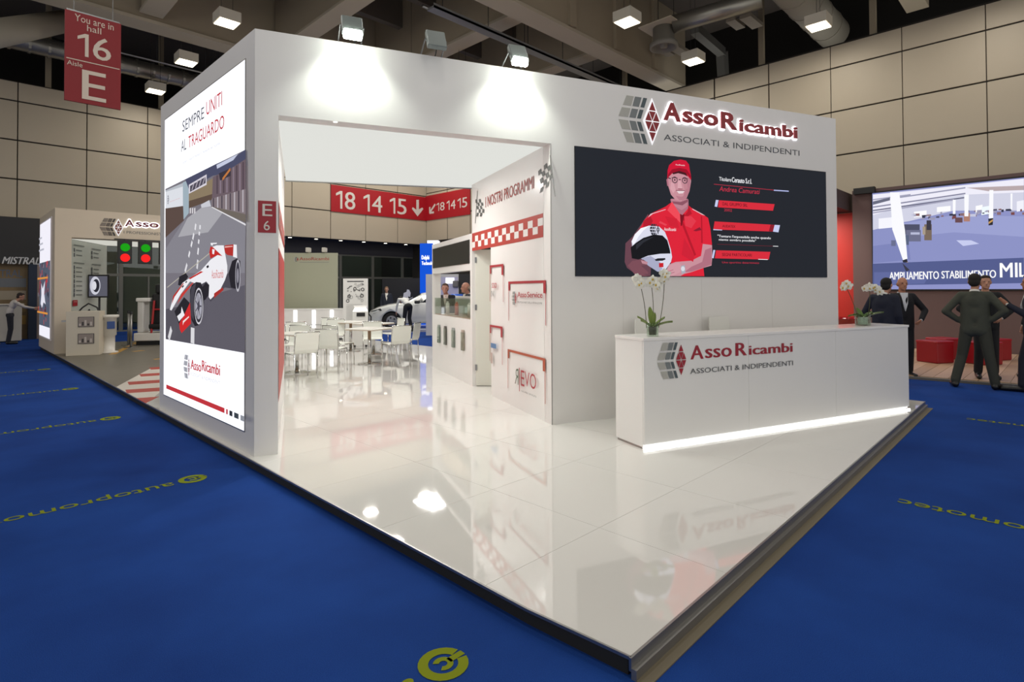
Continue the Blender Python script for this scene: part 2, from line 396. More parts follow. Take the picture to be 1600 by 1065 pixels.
# roof: slab, deep beams, clerestory posts
CON = mat('a39680', .8, noise=.08, scale=.8, bump=.1); CONL = mat('b5aa96', .7, noise=.05, scale=1)
ce = struct(MB().box(-14, X0 + 8, -12, 36, 12.2, 12.4).build('ceiling', mat('57504a', .85, noise=.15, scale=.6)))
def beam(x0, x1, y0, y1, z0, z1, m=CON, name='beam', fl_=None):
    MB().box(x0, x1, y0, y1, z0, z1).build(name, m, ce)
beam(-12, 20.6, 10.80, 11.38, 9.52, 12.2); MB().box(-12, 20.6, 10.74, 11.45, 9.42, 9.52).build('beam_flange', CONL, ce)
beam(-12, 20.6, 19.35, 19.9, 9.6, 12.2); MB().box(-12, 20.6, 19.25, 20.0, 9.5, 9.6).build('beam_flange', CONL, ce)
beam(-12, 20.6, 3.0, 3.55, 9.9, 12.2)
for x in (8.0, 11.9, 15.8, 4.1):
    for ya, yb in ((11.45, 19.25),):
        beam(x, x + .5, ya, yb, 9.8, 12.2); MB().box(x - .05, x + .55, ya, yb, 9.72, 9.8).build('beam_flange', CONL, ce)
for x in np.arange(8.5, 20.5, 2.4):   # ribs on the near face of the long beam
    MB().box(float(x), float(x) + .3, 10.68, 10.8, 9.55, 12.2).build('rib', CON, ce)
for y in (13.4, 15.4, 17.4, 21.5, 23.5): MB().box(-12, 20, y, y + .25, 11.2, 12.2).build('joist', mat('5e564c', .8), ce)
# void above the cladding, its dark back wall and pale posts
struct(MB().box(X0 + 3.5, X0 + 3.7, -12, 32, 8, 12.2).build('trim_3', mat('191714', .9)))
struct(MB().box(-14, X0 + 3.5, Y0 + 4.6, Y0 + 4.8, 5.0, 12.2).build('trim_4', mat('1b1916', .9)))
for x in (2.6, 6.1, 9.9, 13.7): MB().box(x, x + .16, Y0 + .12, Y0 + .26, 8.8, 12.2).build('post', mat('8a7f6a', .6), wl)
for y in (12.6, 7.25, 4.05, .5): MB().box(X0 + .1, X0 + .24, y, y + .16, 8.98, 12.2).build('post', mat('8a7f6a', .6), wr)
# ducts, pipes, tray
DUCT = mat('9b988f', .38, metal=.8, noise=.1, scale=4); PIPE = mat('9a9486', .55, noise=.05, scale=2)
d = root('air_duct', (0, 24.3, 0), 0, 'ribbed silver air duct running along the top of the left hall wall', 'duct')
MB().tube((-6, 0, 9.75), (14, 0, 9.75), .30, n=20).build('tube', DUCT, d, True)
b = MB()
for k in range(40): b.tube((-6 + k * .5, 0, 9.75), (-5.93 + k * .5, 0, 9.75), .325, n=20)
o = b.build('seam', DUCT, d); o['kind'] = 'stuff'
d = root('large_pipe', (0, 0, 0), 0, 'wide pale pipe crossing the upper left corner behind the red hall sign', 'pipe')
def at_depth(px, py, dep):
    r = ray(px, py); return CAM + r * (dep / r.dot(FW))
MB().tube(at_depth(-60, 62, 13.5), at_depth(118, 30, 17.5), .36, .30, n=24).build('tube', PIPE, d, True)
MB().tube(at_depth(118, 30, 17.5), at_depth(150, -30, 17.5), .30, .30, n=24).build('elbow', PIPE, d, True)
d = root('large_pipe', (0, 0, 0), 0, 'thick grey pipe slanting down behind the square lamp nearest the upper right corner', 'pipe')
MB().tube((14.2, 5.8, 10.3), (21.5, 5.8, 10.3), .5, n=24).build('tube', PIPE, d, True)
b = MB()
for k in range(7): b.tube((14.6 + k, 5.8, 10.3), (14.66 + k, 5.8, 10.3), .52, n=24)
b.build('seam', PIPE, d)['kind'] = 'stuff'
d = root('air_duct', (0, 0, 0), 0, 'flat silver air duct between two square lamps above the logo wall', 'duct')
MB().tube(at_depth(1052, 38, 17), at_depth(1190, -2, 15.9), .26, n=20).build('tube', DUCT, d, True)
MB().tube(at_depth(1085, 45, 18.5), at_depth(1128, 82, 21), .2, n=4).build('branch', mat('6c6b66', .5, metal=.5), d)
MB().tube(at_depth(1128, 82, 21), at_depth(1130, 118, 21.5), .22, n=4).build('branch', mat('6c6b66', .5, metal=.5), d)
d = root('vent_diffuser', (0, 0, 0), 0, 'round grey ventilation drum hanging from a square plate beside the square lamps', 'vent')
c = at_depth(1037, 62, 17.2)
MB().box(c.x - .55, c.x + .55, c.y - .55, c.y + .55, c.z + .35, c.z + .38).build('plate', CONL, d)
MB().lathe([(.32, c.z + .35), (.32, c.z - .05), (.42, c.z - .12), (.42, c.z - .26), (.36, c.z - .26), (.30, c.z - .1), (.12, c.z - .1), (.1, c.z - .24)], (c.x, c.y)).build('drum', mat('77736a', .5), d, True)
d = root('cable_tray', (0, 0, 0), 0, 'dark metal cable tray with lit tubes hung under the roof above the doorway', 'tray')
MB().box(9.2, 18.5, 12.0, 12.3, 9.1, 9.16).box(9.2, 18.5, 12.0, 12.02, 9.1, 9.22).build('tray', mat('8a8c8d', .4, metal=.5), d)
for k in range(6): MB().tube((9.6 + k * 1.7, 12.15, 9.2), (9.6 + k * 1.7, 12.15, 12.2), .012, n=6).build('hanger', DARK, d)
MB().tube((9.2, 12.5, 9.3), (18.5, 12.5, 9.3), .04, n=8).build('pipe', ALU, d, True)
d = root('conduit', (0, 0, 0), 0, 'thin bright conduit rail running under the roof right of the red hall sign', 'conduit')
MB().tube((3.2, 21.8, 9.3), (12, 21.8, 9.3), .035, n=8).build('pipe', ALU, d, True)
for k in range(6): MB().tube((3.6 + k * 1.5, 21.8, 9.3), (3.6 + k * 1.5, 21.8, 12.2), .012, n=6).build('hanger', DARK, d)
for k, (x, y, z, w) in enumerate([(7.2, 22.6, 9.2, 1.3), (17.6, 9.6, 9.9, 1.1), (18.0, 7.2, 10.2, 1.0), (16.2, 15.2, 9.0, 1.2), (15.0, 14.2, 8.7, 1.1)]):
    o = root('ventilation_unit', (x, y, z)); MB().box(0, w, 0, .35, 0, .12).build('slat', mat('8f8676', .6), o); MB().box(0, w * .8, .5, .8, .05, .15).build('slat', mat('8f8676', .6), o); MB().box(.1, .13, .1, .7, .12, .15).build('rail', DARK, o)
    for q_ in (.1, .7): MB().tube((.115, q_, .14), (.115, q_, 12.2 - z), .012, n=5).build('hanger', DARK, o)
    tag(o, ['pale ventilation slats hung high behind the red hall sign', 'pale roof fitting above the ribbed silver duct by the right wall', 'pale roof fitting right of the flat silver duct', 'dark slatted roof unit left of the long pale beam', 'slatted roof unit just above the booth wall top at centre'][k], 'vent')
# pendants
names = {0: 'square white pendant lamp left of the round vent drum', 1: 'square white pendant lamp just right of the round vent drum', 2: 'square white pendant lamp nearest the upper right, hung before the right wall',
         3: 'square white pendant lamp above the slanting lightbox wall, nearest of its row of three', 4: 'square white pendant lamp over the lightbox wall, middle of its row of three', 5: 'square white pendant lamp lowest in view, nearest the left hall wall',
         6: 'square pendant lamp hidden behind the doorway wall, mirrored in the white floor', 7: 'square pendant lamp behind the doorway wall, mirrored nearer the front corner'}
GLOW = E('fff3d6', 5)
first = None
for k in range(8):
    x, y = LAMPS[k]
    if first is None:
        t = root('pendant_lamp', (x, y, 8.9), 0)
        MB().box(-.28, .28, -.28, .28, .02, .3).build('housing', mat('cfc8b8', .5), t)
        MB().box(-.25, .25, -.25, .25, 0, .02).build('diffuser', GLOW, t)
        for a in (-.15, .15): MB().tube((a, 0, .3), (a, 0, 3.25), .006, n=5).build('cable', DARK, t)
        first = t
    else: t = copytree(first); t.location = (x, y, 8.9)
    tag(t, names[k], 'lamp', 'square pendant lamps under the hall roof')
# the lamps' light objects hang just under their diffusers
# hanging hall sign
s = root('hall_sign', (1.46, 12.0, 0), 0, 'red hanging sign reading You are in hall 16 Aisle E', 'sign')
MB().box(0, .79, 0, .05, 4.83, 6.36).build('sign_board', mat('80101a', .6), s)
P = Print(s, -.003); SW = mat('c9bcae', .5)
P.text('You are in', (.13, 6.205, .68, 6.325), SW); P.text('hall', (.3, 6.08, .5, 6.185), SW)
P.num('16', (.17, 5.63, .64, 6.02), SW); P.rect(.02, 5.535, .77, 5.55, SW); P.text('Aisle', (.03, 5.43, .24, 5.51), SW); P.text('E', (.24, 4.90, .57, 5.4), SW, .012); P.done('lettering')
for a in (.12, .67): MB().tube((a, .025, 6.36), (a, .025, 12.2), .006, n=5).build('cable', STEEL, s)
MB().box(.02, .77, 0, .05, 6.36, 6.385).build('top_rail', STEEL, s)

# ================================================================ exhibition platform
FLW = mat('e2e0db', .03, noise=.01, scale=1.5, spec=.7, coat=.35)
pf = root('exhibition_platform', (2.04, 1.34, 0), 0, 'low white glossy platform carrying the whole booth island', 'platform')
rel = (2.04, 1.34, 0)
def edge_y(x): return 1.34 + (x - 2.04) * .018
MB().prism([(2.05, 1.36), (2.02, 1.9), (2.02, 20.6), (9.3, 20.6), (9.3, 1.49)], 0, .073).build('base', mat('151517', .7), pf, rel=rel)  # near-black colour stands in for the shadow on the left riser
tan67 = math.tan(R(67.3))
rows = [1.38, 2.2, 3.2, 4.2, 5.2, 6.2, 7.2, 8.2, 9.0]; cls = [2.0, 3, 4, 5, 6, 7, 8, 9, 9.32]; g = .0012
for i, (x0, x1) in enumerate(zip(cls, cls[1:])):
    for j, (y0, y1) in enumerate(zip(rows, rows[1:])):
        p = [(x0, y0), (x1, y0), (x1, y1), (x0, y1)]
        if j == 0: p[0] = (max(x0, 2.04), edge_y(x0)); p[1] = (x1, edge_y(x1))
        if j == 0 and i == 0: p = [(2.04, 1.34), (x1, edge_y(x1)), (x1, y1), (2.0, y1), (2.0, 1.9)]
        cx = sum(q[0] for q in p) / len(p); cy = sum(q[1] for q in p) / len(p)
        p = [(x + g * (1 if x < cx else -1), y + g * (1 if y < cy else -1)) for x, y in p]
        MB().prism(p, .073, T).build('floor_tile', FLW, pf, rel=rel)
def bl(y, off=0): return (2.0 + off + (y - 9.0) / tan67, y)
MB().prism([(2.0, 9.001), (9.32, 9.001), (9.32, 20.6), bl(20.6)], .073, T).build('floor_panel', FLW, pf, rel=rel)
MB().prism([(2.0, 9.002), bl(20.6, -.001), (2.0, 20.6)], .073, T - .001).build('asphalt_floor', mat('6f6a5f', .4, noise=.15, scale=6, spec=.3), pf, rel=rel)
# red and white kerb along the seam of the two floors
d22 = math.tan(R(-22.7)); KR = mat('a8382c', .4)
for k, y in enumerate([9.06, 10.13, 11.0, 11.9, 12.8]):
    h = .42; b0 = y; b1 = y + h
    xr0 = min(2.62, 2.0 + max(0, y - 9.0) / tan67 + .35); 
    q = [(2.0, b0), (xr0, b0 + (xr0 - 2.0) * d22), (xr0 + .12, b1 + (xr0 + .12 - 2.0) * d22), (2.0, b1)] if k == 0 else None
    if k == 0: q = [(2.0, 9.04), (2.18, 9.33), (2.26, 9.46), (2.0, 9.56)]
    else:
        q = [(2.0 + max(0, (y - 10.5) * .4), y), (2.45 + (y - 10) * .4, y - .2), (2.6 + (y - 10) * .4, y + .14), (2.05 + max(0, (y - 10.5) * .4), y + .37)]
    MB().prism(q, T, T + .0015).build('kerb_stripe', KR, pf, rel=rel)
MB().prism([(2.0, 9.0), (2.55, 10.3), (3.6, 12.9), (3.0, 13.1), (2.0, 10.9)], T - .001, T + .0006).build('kerb_base', mat('cfc9be', .35), pf, rel=rel)
for pts in ([(2.9, 16.6), (4.3, 20.4), (4.45, 20.4), (3.05, 16.6)], [(3.4, 14.6), (3.9, 14.75), (3.9, 14.88), (3.4, 14.73)], [(3.5, 16.9), (3.75, 17.0), (3.7, 17.15), (3.45, 17.05)]):
    MB().prism(pts, T - .001, T + .0012).build('yellow_marking', mat('b98a34', .5), pf, rel=rel)
# aluminium edge trims
MB().prism([(2.035, 1.335), (9.33, 1.466), (9.33, 1.478), (2.035, 1.347)], .03, T + .001).build('edge_trim', ALU, pf, rel=rel)
MB().prism([(2.035, 1.310), (9.33, 1.441), (9.33, 1.466), (2.035, 1.335)], .0, .045).build('edge_step', mat('9c9a97', .35, metal=.8), pf, rel=rel)
MB().prism([(2.03, 1.255), (9.33, 1.386), (9.33, 1.441), (2.035, 1.31)], .0, .006).build('edge_tape', mat('6f6652', .6), pf, rel=rel)
MB().prism([(2.04, 1.34), (2.05, 1.345), (2.01, 1.9), (2.01, 20.6), (1.998, 20.6), (1.998, 1.9)], .072, T + .001).build('edge_trim', ALU, pf, rel=rel)

# ================================================================ front wall with doorway, logo and LED screen
ANG = -22.7
fa = root('booth_front_wall', (2.06, 5.41, T), ANG, 'tall white booth wall with doorway and illuminated red logo letters', 'wall')
L = 7.67; HW = 4.06 - T; HD = 3.27 - T; TH = .18
x_l, x_r = .205, 3.06
b = MB()
b.box(0, x_l, 0, TH, 0, HW).box(x_l, x_r, 0, TH, HD, HW).box(x_r, L, 0, TH, 0, HW)
b.build('panel_wall', WHITE, fa)
MB().box(x_r + .0, x_r + .012, -.002, 0, 0, HD).build('corner_trim', ALU, fa)
for xs in (4.02, 5.2, 6.4): MB().box(xs, xs + .003, -.0012, 0, 0, 1.65).build('panel_joint', mat('cbc9c6', .6), fa)
def fpx(*q): return [on_board(x, y, fa.location, ANG, 0) for x, y in q]
# halo-lit logo
A, = fpx((966, 182)); 
HALO = E('f4f6ff', 6.0)
lg = root('wall_logo', (0, 0, 0), 0, parent=fa)
def fit(lb, rb, top):   # left-bottom, right-bottom, top-left px -> box
    a, b_, c_ = fpx(lb, rb, top); return (a[0], (a[1] + b_[1]) / 2, b_[0], (a[1] + b_[1]) / 2 + (c_[1] - a[1]))
boxA = fit((1034.5, 188), (1061.5, 191.5), (1034.5, 160)); 
segs = [('A', (1034.5, 188.3), (1061.8, 191.8), 29), ('sso', (1064.5, 192), (1120, 199), 18.5), ('R', (1124.5, 200.8), (1150, 205), 26.5), ('icambi', (1153, 205.5), (1243.5, 217.8), 20)]
M_SIGN = mat('8f1420', .4)
for tx, lb, rb, h in segs:
    bx = fit(lb, rb, (lb[0], lb[1] - h))
    letters3d(tx, bx, .03, .018, -.014, M_SIGN, lg)
    # lit acrylic back of each letter
    letters3d(tx, (bx[0] - .012, bx[1] - .012, bx[2] + .012, bx[3] + .012), .04, .008, -.004, HALO, lg, name='letter_backlight')
bx = fit((1037, 217), (1249, 245), (1037, 207.5)); P = Print(fa, -.002); P.text('ASSOCIATI & INDIPENDENTI', bx, INK, .002)
# emblem: raised slats, red diamond with a lit back plate
(e0, ez), = fpx((962.5, 183)); (e1, _), = fpx((1030, 190)); S = (e1 - e0) / (362 / 350)
def raised(pts, y, depth, m, name, parent):
    b = MB(); n = len(pts); a = sum(pts[i][0] * pts[(i + 1) % n][1] - pts[(i + 1) % n][0] * pts[i][1] for i in range(n))
    if a < 0: pts = pts[::-1]
    b.add([(x, y, z) for x, z in pts] + [(x, y - depth, z) for x, z in pts], [tuple(range(n))[::-1]] + [tuple(range(n, 2 * n))] + [(i, (i + 1) % n, n + (i + 1) % n, n + i)for i in range(n)])
    return b.build(name, m, parent)
for k, pts in EMB:
    q = [(e0 + x * S, ez + y * S * 1.06) for x, y in pts]
    if k == 'red': raised(q, -.0125, .006, M_SIGN, 'emblem_tile', lg)
    else: raised(q, -.0005, .003, GREYS[k], 'emblem_tile', lg)
cx, w_, h_ = EMBD
raised([(e0 + (cx + a * w_ * 1.18) * S, ez + b_ * h_ * 1.13 * S * 1.06) for a, b_ in ((-1, 0), (0, -1), (1, 0), (0, 1))], -.004, .008, mat('f0eef0', emit=1.1), 'diamond_plate', lg)
# LED screen
sc0, = fpx((899, 430)); sc1, = fpx((1289, 271)); u0, v0, u1, v1 = sc0[0], 1.765 - T, sc1[0], 3.265 - T
led = root('led_screen', (0, 0, 0), 0, parent=fa)
MB().box(u0 - .004, u1 + .004, -.012, 0, v0 - .004, v1 + .004).build('screen_frame', BLACK, led)
P.y = -.0135; P.rect(u0, v0, u1, v1, E('23262d'))
S_ = P; S_.step = .0004
def Q(*pts): # crop pixels of the 1172x1065 view of (900,240)-(1120,440)
    return [(900 + x / 5.327, 240 + y / 5.325) for x, y in pts]
def Q2(*pts): # crop px of the 1600x859 view of (890,220)-(1300,440)
    return [(890 + x / 3.902, 220 + y / 3.905) for x, y in pts]
SK, SK2, SK3 = E('c9909b'), E('b07080'), E('6a4450'); RS, RSD, RSH = E('dd2338'), E('b5182c'), E('f04a58')
# arm behind helmet, torso, arms
S_.poly(Q((600, 500), (540, 590), (470, 690), (412, 745), (405, 900), (425, 950), (520, 1018), (620, 1018), (640, 700)), SK3)
S_.poly(Q((745, 440), (620, 500), (575, 545), (520, 640), (640, 720), (780, 800), (800, 1018), (1068, 1018), (1060, 940), (1055, 800), (1132, 755), (1118, 620), (1100, 535), (1050, 500), (960, 450), (930, 425), (860, 420), (800, 400)), RS)
S_.poly(Q((620, 500), (745, 462), (748, 466), (640, 500), (600, 530)), E('e8c8d0')); S_.poly(Q((965, 455), (1050, 500), (1075, 515), (1050, 508), (970, 464)), E('e8c8d0'))
S_.poly(Q((560, 560), (620, 520), (640, 560), (600, 640), (560, 640)), RSD); S_.poly(Q((870, 560), (890, 560), (1000, 840), (985, 850)), RSD); S_.poly(Q((1040, 520), (1050, 520), (1055, 740), (1042, 745)), RSD)
S_.poly(Q((1048, 800), (1055, 750), (1132, 760), (1134, 860), (1128, 930), (1060, 950), (960, 985), (900, 1000), (870, 1018), (770, 1018), (745, 985), (775, 920), (830, 900), (960, 890), (1040, 850)), SK)
S_.poly(Q((1075, 800), (1128, 780), (1128, 920), (1060, 948), (960, 980), (900, 985), (960, 940), (1050, 900)), SK2)
S_.poly(Q((868, 935), (905, 925), (912, 990), (880, 1000)), E('a8adb8')); S_.disc(S_.px(*Q((890, 957)))[0], .03, E('d8dce4'))
# neck and collar
S_.poly(Q((785, 380), (935, 380), (938, 450), (880, 515), (800, 440)), SK2); S_.poly(Q((790, 375), (930, 375), (925, 440), (880, 470), (810, 430)), E('bd8290'))
S_.poly(Q((800, 400), (865, 500), (885, 560), (870, 575), (760, 470)), RSH); S_.poly(Q((935, 425), (965, 500), (940, 515), (895, 560), (882, 540), (930, 480)), RSD); S_.poly(Q((865, 500), (885, 510), (905, 500), (880, 600), (872, 600)), E('7a1020'))
# face
S_.poly(Q((760, 200), (765, 260), (790, 340), (830, 385), (880, 395), (920, 370), (945, 310), (958, 230), (955, 180), (860, 130), (770, 170)), SK)
S_.poly(Q((900, 200), (958, 200), (945, 310), (915, 372), (880, 395), (900, 330), (925, 260)), E('b87a88')); S_.poly(Q((752, 215), (766, 205), (772, 262), (760, 270)), SK2)
S_.poly(Q((850, 225), (870, 225), (885, 290), (845, 290)), E('dba7b0')); S_.poly(Q((835, 305), (905, 308), (890, 330), (855, 332)), E('e8d6da')); S_.poly(Q((832, 302), (905, 304), (908, 310), (832, 309)), E('8a4a58'))
for c_, w2_ in (((822, 218), 34), ((905, 222), 34)):
    S_.ring(S_.px(*Q(c_))[0], .033, .043, E('242430'), ky=.95); S_.disc(S_.px(*Q(c_))[0], .011, E('33282e'))
S_.poly(Q((855, 212), (872, 212), (872, 218), (855, 218)), E('242430')); S_.poly(Q((765, 195), (790, 205), (790, 212), (765, 205)), E('242430')); S_.poly(Q((796, 196), (846, 200), (846, 205), (796, 202)), E('5a3840')); S_.poly(Q((884, 204), (930, 204), (930, 210), (884, 210)), E('5a3840'))
S_.poly(Q((790, 235), (815, 250), (830, 300), (810, 330), (785, 290)), E('d8a2ac')); S_.poly(Q((890, 250), (925, 250), (930, 290), (905, 300)), E('c08590')); S_.poly(Q((830, 350), (880, 358), (912, 345), (895, 385), (860, 388)), E('b87c8a'))
S_.poly(Q((800, 395), (870, 402), (930, 380), (930, 400), (885, 430), (810, 415)), E('8e5464')); S_.poly(Q((848, 288), (888, 290), (884, 298), (852, 297)), E('a0606e')); S_.poly(Q((900, 520), (960, 520), (1000, 560), (960, 620), (910, 600)), E('e23a4c')); S_.poly(Q((740, 520), (840, 540), (860, 620), (780, 600)), E('d01f34')); S_.poly(Q((900, 700), (985, 850), (975, 900), (880, 840)), E('cf2036')); S_.poly(Q((700, 560), (760, 590), (745, 600), (690, 575)), E('e64454'))
# cap
S_.poly(Q((760, 210), (762, 140), (775, 95), (815, 60), (870, 48), (915, 58), (940, 90), (948, 140), (958, 190), (958, 220), (920, 175), (860, 150), (800, 165), (775, 190)), E('cf1535'))
S_.poly(Q((765, 200), (800, 160), (860, 143), (915, 160), (955, 205), (958, 185), (920, 130), (860, 118), (800, 130), (768, 170)), E('9d0d28')); S_.poly(Q((800, 160), (860, 143), (915, 160), (930, 190), (900, 175), (850, 162), (810, 172)), E('45181f'))
S_.tpx('AssoRicambi', *Q((828, 96), (905, 92)), E('f0dfe4'), .01)
# helmet
S_.poly(Q((470, 790), (462, 730), (490, 670), (540, 620), (610, 598), (690, 605), (740, 650), (760, 700), (790, 800), (800, 860), (790, 900), (745, 965), (680, 982), (600, 930), (540, 870), (480, 850)), E('dadbec'))
S_.poly(Q((462, 730), (490, 670), (540, 620), (610, 598), (560, 640), (520, 690), (480, 760)), E('f6f6ff')); S_.poly(Q((540, 870), (620, 850), (700, 900), (720, 960), (680, 982), (600, 930)), E('a9abc6'))
S_.poly(Q((455, 780), (500, 740), (560, 700), (650, 672), (720, 680), (760, 720), (782, 800), (786, 830), (700, 832), (600, 848), (520, 880), (465, 870)), E('15161b')); S_.poly(Q((500, 755), (560, 715), (650, 690), (560, 740), (500, 800)), E('2c2e36'))
S_.poly(Q((655, 880), (680, 870), (742, 868), (745, 880), (720, 890), (665, 892)), E('26262e')); S_.poly(Q((690, 910), (728, 908), (728, 943), (692, 945)), E('c8202c'))
p0, = S_.px(*Q((608, 628)))
emblem_print(S_, p0[0], p0[1], .155, {k: E('30323c') for k in GREYS})
S_.y -= .0004
# hands on helmet
S_.poly(Q((430, 930), (470, 890), (560, 880), (596, 905), (590, 925), (540, 930), (600, 985), (600, 1000), (560, 1000), (600, 1018), (500, 1018)), E('7c4d58')); S_.poly(Q((540, 885), (596, 900), (592, 922), (550, 912)), E('c08a96'))
S_.poly(Q((760, 950), (800, 915), (860, 905), (875, 930), (870, 985), (800, 1018), (752, 1010), (790, 985), (745, 990)), E('cf9aa4')); S_.line(*S_.px(*Q((750, 985), (810, 965))), .008, SK2); S_.line(*S_.px(*Q((760, 1005), (820, 985))), .008, SK2)
S_.poly(Q((560, 640), (562, 640), (562, 642)), RS)
S_.tpx('AssoRicambi', *Q((733, 640), (832, 618)), E('f0dfe4'), .01); S_.poly(Q((975, 640), (1030, 610), (1045, 635), (1000, 645)), E('8c1a30'))
# captions
W_ = E('f0f0f4'); RT_ = E('c83048'); RB = E('d82c3c'); DT = E('5c1420')
S_.tpx('Titolare', *Q2((912, 243), (985, 226)), W_, .012); S_.tpx('Cerauto S.r.l.', *Q2((990, 252), (1110, 232)), W_, .03)
S_.line(*S_.px(*Q2((880, 264), (1245, 300))), .006, RT_); S_.line(*S_.px(*Q2((1245, 301), (1336, 307))), .014, E('b8c0f0'))
S_.tpx('Andrea Camurati', *Q2((912, 306), (1155, 296)), RT_, .004, .2)
S_.poly(Q2((910, 362), (1250, 386), (1240, 426), (905, 405)), RB); S_.poly(Q2((892, 360), (908, 361), (900, 403), (884, 400)), E('c6cdf0')); S_.tpx('DAL GRUPPO SRL', *Q2((932, 393), (1085, 384)), DT, .01)
S_.tpx('2002', *Q2((942, 429), (990, 416)), RT_)
S_.poly(Q2((884, 491), (1250, 512), (1240, 553), (876, 540)), RB); S_.poly(Q2((1250, 512), (1283, 514), (1273, 558), (1240, 553)), E('c6cdf0')); S_.poly(Q2((1225, 511), (1250, 512), (1240, 553), (1215, 551)), E('8e1d2c')); S_.poly(Q2((876, 538), (930, 542), (930, 546), (876, 544)), E('c6cdf0'))
S_.tpx('AUDATEX', *Q2((932, 527), (1010, 515)), DT, .01)
S_.tpx('"Tentare l\'impossibile anche quando', *Q2((902, 592), (1226, 585)), W_, .02); S_.tpx('niente sembra possibile"', *Q2((910, 612), (1136, 602)), W_, .02)
S_.line(*S_.px(*Q2((900, 630), (1270, 643))), .004, E('7c2030')); S_.line(*S_.px(*Q2((1240, 642), (1272, 643))), .008, W_)
S_.poly(Q2((893, 667), (1224, 677), (1214, 724), (885, 716)), RB); S_.poly(Q2((876, 665), (888, 666), (878, 716), (868, 714)), E('c6cdf0')); S_.tpx('SEGNI PARTICOLARI', *Q2((930, 702), (1110, 688)), DT, .01); S_.line(*S_.px(*Q2((1150, 722), (1208, 724))), .008, W_)
S_.tpx('Uno sportivo determinato', *Q2((930, 750), (1155, 738)), RT_)
P.done('print')

# street number plate on the pillar
pl = root('number_plate', (0, 0, 0), 0, parent=fa)
c0, = fpx((403, 363)); c1, = fpx((431.5, 314.5)); MB().box(c0[0], c1[0], -.004, 0, c0[1], c1[1]).build('plate', mat('9c2430', .5), pl)
P = Print(fa, -.0052); P.tpx('E', (410, 337), (425.5, 319), OFFW, .0); P.tpx('6', (412, 359.5), (421.5, 345), OFFW, .006); P.done('lettering')
# floodlights
lmp = None
for k, (xl, on, lab) in enumerate([(.86, 1, 'lit floodlight on the wall top above the left end of the doorway'), (1.72, 0, 'unlit floodlight on the wall top above the middle of the doorway'), (2.66, 1, 'lit floodlight on the wall top above the right end of the doorway')]):
    xl -= .03 * k
    c, s = math.cos(R(ANG)), math.sin(R(ANG)); yy = -.16
    wx, wy = 2.06 + xl * c - yy * s, 5.41 + xl * s + yy * c
    t = root('floodlight', (wx, wy, 4.0), ANG, lab, 'lamp', 'floodlights along the top of the front wall')
    tilt = Matrix.Rotation(R(-28), 3, 'X')
    b = MB().rbox(-.1, .1, -.03, .03, -.11, .11, .01); b.v = [tuple(tilt @ Vector(v) + Vector((0, 0, .16))) for v in b.v]; b.build('housing', mat('7d8583', .35, metal=.3), t)
    if on:
        b = MB().box(-.085, .085, .032, .036, -.095, .0); b.v = [tuple(tilt @ Vector(v) + Vector((0, 0, .16))) for v in b.v]
        MB().rbox(-.085, .085, -.085, -.02, .015, .10, .012).build('lens', E('f6fff2', 60), t)
        sp = bpy.data.lights.new('flood', 'SPOT'); sp.energy = 95; sp.spot_size = R(115); sp.spot_blend = .7; sp.color = (.93, 1, .9); sp.shadow_soft_size = .06
        so_ = bpy.data.objects.new('flood', sp); COL.objects.link(so_); so_.location = (wx, wy, 4.05); so_.rotation_euler = (R(14), 0, R(ANG))
    for a in (-.11, .11): MB().tube((a, 0, .16), (a, .22, .06), .008, n=6).build('bracket', STEEL, t)
    MB().path([(.02, .06, .2), (.06, .12, .24), (.05, .2, .1), (.04, .24, .06)], .005, 6).build('power_cable', BLACK, t)

# ================================================================ lightbox wall (left side)
lw = root('lightbox_wall', (2.06, 8.60, T), -90, 'white side wall with a huge lit poster of a racing car', 'wall')
# wedge-shaped block behind the poster, its inner face follows the room behind
b = MB(); b.prism([(0, 0), (3.188, 0), (3.024, .071), (3.103, .259), (0, 1.66)], 0, HW); b.build("panel_wall", WHITE, lw)
z_lo, z_hi = .285 - T, 3.83 - T
lx0, lx1 = .225, 2.965
MB().box(lx0 - .012, lx1 + .012, -.006, 0, z_lo - .012, z_hi + .012).build('light_frame', ALU, lw)
P = Print(lw, -.008, .0005); P.rect(lx0, z_lo, lx1, z_hi, E('f7f8ff', 1.25))
def A(*pts): return [(250 + x / 5.327, 220 + y / 5.325) for x, y in pts]
def B(*pts): return [(250 + x / 5.327, 370 + y / 5.325) for x, y in pts]
za, = P.px((258.6, 296)); 
def E1(h): return E(h, 1.0)
P.poly(A((45, 400), (713, 72)) + B((706, 965), (47, 850)), E1('77737c'))
# road shades
P.poly(A((45, 900), (200, 660), (345, 560), (430, 548), (713, 705)) + B((706, 300), (47, 300)), E1('85838c'))
P.poly(A((230, 640), (345, 555), (430, 548), (520, 600), (400, 760), (150, 800)), E1('a9a8ae'))
P.poly(B((250, 540), (706, 400), (706, 965), (280, 890)), E1('5f5c66')); P.poly(B((47, 600), (260, 560), (280, 890), (47, 850)), E1('55525b'))
